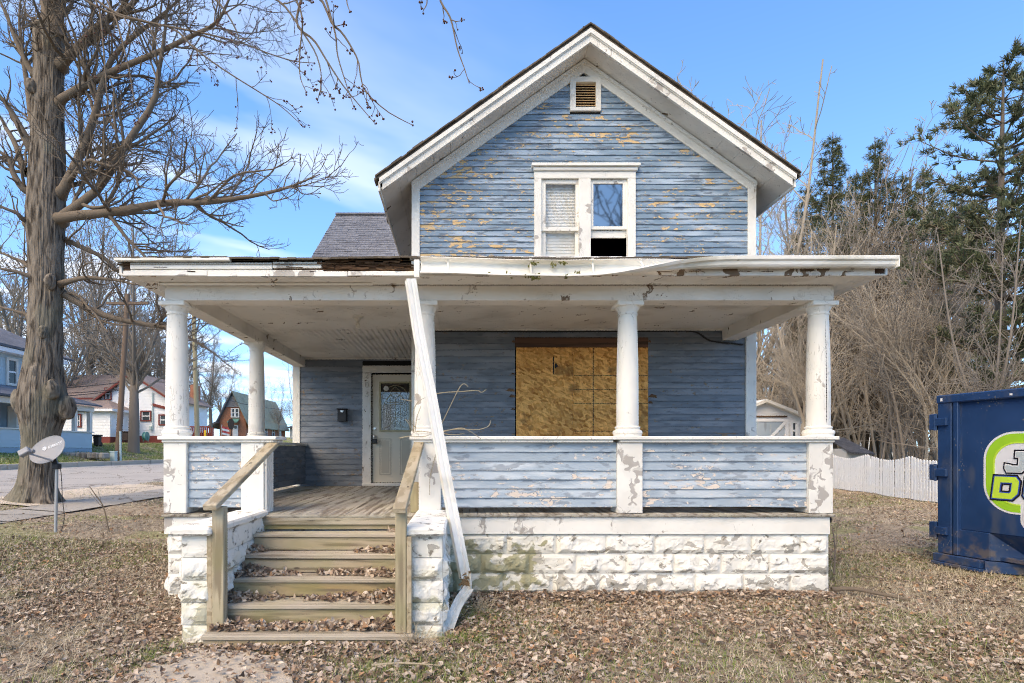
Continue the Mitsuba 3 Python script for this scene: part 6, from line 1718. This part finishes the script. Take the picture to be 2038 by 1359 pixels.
# --- poles, wires, street things
def upole(px0, py0, px1, py1, Y, r, mat, lab):
    b, t = at(px0, py0, Y), at(px1, py1, Y)
    b[2] = min(b[2], float(terrain(b[0], b[1]))) - .3
    t = b + (t - b) * 1.0
    k = thing('utility_pole', lab, 'utility pole')
    obj('shaft', tubes([b, (b + t) / 2, t], np.array([r, r * .88, r * .75]), 12, True), mat, k, smooth=40)
    obj('crossarm', cbox(t[0] - 1.1, t[0] + 1.1, t[1] - .06, t[1] + .06, t[2] - .55, t[2] - .42, .01), mat, k)
    for s in (-1, -.55, .55, 1):
        obj('insulator', lathe([(0, 0), (.05, 0), (.06, .08), (.03, .14), (0, .14)], 8, (t[0] + s, t[1], t[2] - .42)), 'utility', k)
    return k, t
p1, t1 = upole(233, 920, 254, 585, 30, .15, 'pole_wood', 'leaning brown utility pole on the far kerb by the forked tree')
p2, t2 = upole(394, 880, 384, 560, 40, .17, 'pole_pale', 'pale yellowish utility pole right of the corner porch column')
obj('conduit', tubes([at(240, 921, 29.8), at(239, 858, 29.8)], np.full(2, .05), 6), 'utility', p1)
for q, (py0, py1) in enumerate(((764, 760), (771.5, 773), (783, 775))):
    a, b = at(-60, py0 + 4, 33), at(246, py1, 30.2)
    w = np.linspace(0, 1, 20)[:, None]
    solo('power_line', tubes(a * (1 - w) + b * w - np.array([0, 0, .25]) * (4 * w * (1 - w)), np.full(20, .018), 4), 'black_iron', ('upper', 'middle', 'lowest')[q] + ' black service wire running left from the brown utility pole across the white house', 'wire')
solo('power_line', tubes(smoothpath([t1 + (0, 0, -.4), (t1 + t2) / 2 + (0, 0, -.9), t2 + (0, 0, -.4)], 16), np.full(16, .016), 4), 'black_iron', 'sagging wire strung between the brown pole and the pale pole', 'wire')
solo('power_line', tubes(smoothpath([at(400, 745, 40), at(470, 800, 60), at(580, 818, 90)], 16), np.full(16, .03), 4), 'black_iron', 'wire running past the roof of the brick house', 'wire')
ub = at(225.5, 918, 29.4)
UB = thing('utility_box', 'slim pale teal utility pedestal at the foot of the brown pole', 'utility box')
obj('cabinet', cbox(ub[0] - .13, ub[0] + .13, 29.3, 29.55, float(terrain(ub[0], 29.4)) - .05, zat(899.5, 29.4), .02), 'utility', UB)
obj('lid', cbox(ub[0] - .15, ub[0] + .15, 29.28, 29.57, zat(899.4, 29.4), zat(897.5, 29.4), .015), 'utility', UB)
def bin_(px0, px1, py0, py1, Y, lab):
    k = thing('trash_bin', lab, 'trash bin')
    x0, x1, z0, z1 = xat(px0, Y), xat(px1, Y), zat(py1, Y), zat(py0, Y)
    c = cbox(x0, x1, Y, Y + (x1 - x0), z0 + .05, z1 - .09, .03); v = c[0].copy(); f = (v[:, 2:3] - z0) / (z1 - z0); cx = np.array([(x0 + x1) / 2, Y + (x1 - x0) / 2]); v[:, :2] = cx + (v[:, :2] - cx) * (.82 + .18 * f)
    obj('body', (v, c[1]), 'bin_brown', k); obj('lid', cbox(x0 - .04, x1 + .04, Y - .06, Y + (x1 - x0) + .03, z1 - .088, z1, .03), 'bin_brown', k)
    for s in (x0 + .02, x1 - .10):
        obj('wheel', xf(tubes([[0, 0, 0], [.07, 0, 0]], np.full(2, .13), 12, True), None, (s, Y + (x1 - x0) * .9, z0 + .12)), 'dark', k)
bin_(184, 196, 865, 888, 33, 'dark brown trash bin at the right end of the blue porch')
bin_(241, 255, 858, 878, 45.5, 'dark brown trash bin against the red foundation beside the pole')
hb = at(290, 868, 46.5)
HR = thing('hose_reel', 'green garden hose reel against the white house, right of the forked tree', 'hose reel')
obj('drum', xf(lathe([(0, -.12), (.36, -.12), (.36, -.09), (.28, -.08), (.28, .08), (.36, .09), (.36, .12), (0, .12)], 16), frame((0, 1, 0), (0, 0, 1), (1, 0, 0)), hb), 'teal', HR, smooth=40)
obj('stand', cat(beam(hb + (.15, 0, 0), hb + (.2, 0, -.42), .05, .05), beam(hb + (-.15, 0, 0), hb + (-.2, 0, -.42), .05, .05)), 'teal', HR)
mk = at(408.5, 868, 44)
solo('marker_post', cbox(mk[0] - .07, mk[0] + .07, 43.95, 44.05, zat(872, 44), zat(856, 44), .02), 'yellow', 'yellow marker post before the red deck', 'post')
SS = thing('street_sign', 'back of a dark street sign on a post before the brick house', 'sign')
sc_ = at(460, 844, 62)
a8 = np.arange(8) * np.pi / 4 + np.pi / 8
obj('plate', prism(sg.Polygon(np.stack([np.cos(a8) * .40 * .92, np.sin(a8) * .62], 1)), XZ, sc_, .02), 'black_iron', SS)
obj('post', tubes([(sc_[0], sc_[1] + .05, 1.0), (sc_[0], sc_[1] + .05, sc_[2] + .6)], np.full(2, .045), 8), 'black_iron', SS)
fl_ = at(449, 857, 76)
FG = thing('flag', 'faded red and white banner hanging by the brick house door', 'flag')
xx, zz = np.meshgrid(np.linspace(-.5, .5, 9), np.linspace(-.6, .5, 7))
for q in range(4):
    xx, zz = np.meshgrid(np.linspace(-.5, .5, 9), np.linspace(-.6 + q * .27, -.6 + (q + 1) * .27, 3))
    obj('stripe', xf(sheet(xx, .12 * np.sin(xx * 7) , zz - .25 * xx), None, fl_), 'flag_red' if q % 2 else 'far_white', FG)
obj('staff', tubes([fl_ + (-.52, 0, -.9), fl_ + (-.5, 0, .8)], np.full(2, .03), 6), 'far_white', FG)
# planted bank across the street: low stone edging
for q in range(9):
    a, b = xat(130 + q * 11, 29.5), xat(130 + q * 11 + 10.5, 29.5)
    y = 28.8 + rng.uniform(-.05, .05)
    solo('edging_stone', cbox(a, b, y - .3, y + .3, zat(907, y) - .15, zat(899.5 + rng.uniform(-.7, .7) + q * .15, y), .06), 'concrete', ('leftmost', 'second', 'third', 'fourth', 'middle', 'sixth', 'seventh', 'eighth', 'rightmost')[q] + ' gray stone of the low retaining edge before the blue porch, counted from the left', 'stone', 'edging stones before the blue porch')
# --- picket fence on the right
FE = thing('picket_fence', 'white picket fence with scalloped tops behind the yard at right', 'fence')
fa, fb = np.array([14.6, 26.2]), np.array([12.35, 13.3])
fd = (fb - fa); FLn = np.linalg.norm(fd); fd /= FLn; fn_ = np.array([fd[1], -fd[0]])
npk = int(FLn / .135)
for q in range(npk):
    s = q * .135 + rng.normal(0, .004)
    p = fa + fd * s; g_ = float(terrain(p[0], p[1]))
    ph = (s / 2.45) % 1
    h = 1.11 + .13 * (2 * ph - 1) ** 2 + .04 * s / FLn * -1 + .06
    w = .044
    pr = [(-w, .03), (w, .03), (w, h - .035), (w * .6, h - .01), (0, h), (-w * .6, h - .01), (-w, h - .035)]
    Rf = frame((fd[0], fd[1], 0), (0, 0, 1), (fd[1], -fd[0], 0))
    mm = prism(sg.Polygon(pr), Rf, (p[0], p[1], g_), .02)
    mm = (mm[0] + np.array([fd[0], fd[1], 0]) * rng.normal(0, .012) * ((mm[0][:, 2:3] - g_) / h), mm[1])
    obj('picket', mm, 'fence_white', FE)
gA, gB = float(terrain(*fa)), float(terrain(*fb))
for zz_ in (.28, .85):
    obj('rail', beam((*(fa - fn_ * .03), gA + zz_), (*(fb - fn_ * .03), gB + zz_), .035, .08), 'fence_white', FE)
for q in range(6):
    p = fa + fd * (q * 2.45 + .05); g_ = float(terrain(*p))
    obj('post', cbox(p[0] - .05 + .09, p[0] + .05 + .09, p[1] - .05, p[1] + .05, g_ - .2, g_ + 1.1, .01), 'fence_white', FE)
# --- shed behind the house
SH = thing('garden_shed', 'small white shed with blue cross braced door behind the right of the house', 'shed')
YS = 26.0
s_ = lambda px: xat(px, YS)
sz = lambda py: zat(py, YS)
pol = sg.Polygon([(s_(1440), .1), (s_(1597), .1), (s_(1597), sz(828)), (s_(1520), sz(800)), (s_(1440), sz(828))])
obj('wall', prism(pol, XZ, (0, YS + 3.5, 0), 3.5), 'far_white', SH)
for xa_, za_ in ((s_(1426), sz(832)), (s_(1612), sz(832))):
    obj('roof', roofslab([(xa_, YS - .35, za_), (s_(1519), YS - .35, sz(795)), (s_(1519), YS + 3.8, sz(795)), (xa_, YS + 3.8, za_)], .14), 'far_cream', SH)
k = obj('door', box(s_(1470), s_(1563), YS - .04, YS - .002, .2, sz(840)), 'siding_rail', SH)
obj('brace', beam((s_(1564), YS - .06, sz(838)), (s_(1500), YS - .06, sz(905)), .03, .12), 'far_white', k)
obj('brace', beam((s_(1470), YS - .063, sz(838)), (s_(1545), YS - .063, sz(905)), .03, .12), 'far_white', k)
obj('door_frame', cat(box(s_(1468), s_(1568), YS - .075, YS - .041, sz(839), sz(833)), box(s_(1562), s_(1568), YS - .075, YS - .041, .2, sz(839.2))), 'far_white', SH)
obj('lintel', box(s_(1480), s_(1565), YS - .09, YS - .0, sz(830), sz(827.5)), 'rot_wood', SH)
farwin(SH, s_(1574), s_(1584), sz(872), sz(842), YS - .03, 'far_white', w=.06)
HU = thing('hutch', 'low dark shingled hutch behind the picket fence beside the corner column', 'hutch')
YH = 24.5
obj('roof', roofslab([(xat(1655, YH), YH - 1.2, zat(899, YH)), (xat(1702, YH), YH - 1.2, zat(902, YH)), (xat(1692, YH), YH + .4, zat(870, YH)), (xat(1658, YH), YH + .4, zat(870, YH))], .06), 'shingle_slate', HU)
obj('wall', box(xat(1660, YH), xat(1694, YH), YH - .8, YH + .3, .1, zat(893, YH)), 'far_cream', HU)
N1 = thing('far_house', 'pale house glimpsed between the spruce trunks behind the fence', 'house')
obj('wall', box(xat(1680, 60), xat(1790, 60), 60, 66, 0, zat(852, 60)), 'far_cream', N1)
obj('roof', roofslab([(xat(1672, 60), 59.5, zat(853, 60)), (xat(1798, 60), 59.5, zat(853, 60)), (xat(1790, 60), 63, zat(828, 60)), (xat(1680, 60), 63, zat(828, 60))], .2), 'shingle_slate', N1)
for px in (1712, 1738, 1764):
    farwin(N1, xat(px, 60), xat(px + 7, 60), zat(890, 60), zat(866, 60), 59.95, 'far_white', w=.1)
# --- wing of the house with its own gray roof (left of the gable)
WR = HOUSE + '__wing_roof'
ry0, rz0_, ry1, rz1_ = 10.6, 3.72, 16.5, zat(428, 16.5)
rx0a, rx0b = xat(620, 13.2), xat(676, 16.5)
rx0 = -3.55
rk = (rz1_ - rz0_) / (ry1 - ry0)
obj('wing_roof', cat(roofslab([(rx0, ry0, rz0_), (2.0, ry0, rz0_), (2.0, ry1, rz1_), (rx0, ry1, rz1_)], .10), roofslab([(rx0, ry1, rz1_), (2.0, ry1, rz1_), (2.0, ry1 + 5.9, rz0_), (rx0, ry1 + 5.9, rz0_)], .10)), 'shingle_gray', HOUSE)
obj('wing_wall', cat(prism(sg.Polygon([(YD + .11, -.5), (ry1 + 5.4, -.5), (ry1 + 5.4, rz0_), (ry1, rz1_ - .15), (YD + .11, rz0_)]), WSIDE, (-3.2, 0, 0), .1)), 'siding_porch', HOUSE)
cs, ny = [], 44
sl_ = math.hypot(ry1 - ry0, rz1_ - rz0_) / ny
tdir = np.array([0, ry1 - ry0, rz1_ - rz0_]); tdir /= np.linalg.norm(tdir); nrm = np.array([0, -tdir[2], tdir[1]])
for r in range(ny):
    x = rx0 - .03 + rng.uniform(-.25, 0)
    while x < -.2:
        w = rng.uniform(.16, .34); a, b = max(x, rx0 - .03), x + w - .006
        if b > a + .02:
            o = np.array([0, ry0, rz0_]) + tdir * (r * sl_ - .02 + rng.uniform(-.012, .012)) + nrm * .003
            th_ = rng.uniform(.010, .020); cur = .012 if rng.random() < .15 else 0
            v = np.array([o + (a, 0, 0), o + (b, 0, 0), o + (a, 0, 0) + nrm * (th_ + cur), o + (b, 0, 0) + nrm * th_, o + (a, 0, 0) + tdir * sl_ * 1.1 + nrm * .004, o + (b, 0, 0) + tdir * sl_ * 1.1 + nrm * .004])
            cs.append((v, np.array([[0, 1, 3], [0, 3, 2], [2, 3, 5], [2, 5, 4], [0, 2, 4], [1, 5, 3]])))
        x += w
cs.append(box(rx0 - .03, -.2, ry1 - .12, ry1 + .12, rz1_ - .02, rz1_ + .03))
obj('shingle', cat(*cs), 'shingle_gray', WR, kind='stuff')
obj('rake_board', beam((rx0 + .02, ry0, rz0_ - .12), (rx0 + .02, ry1, rz1_ - .12), .03, .16), 'white_trim', HOUSE)
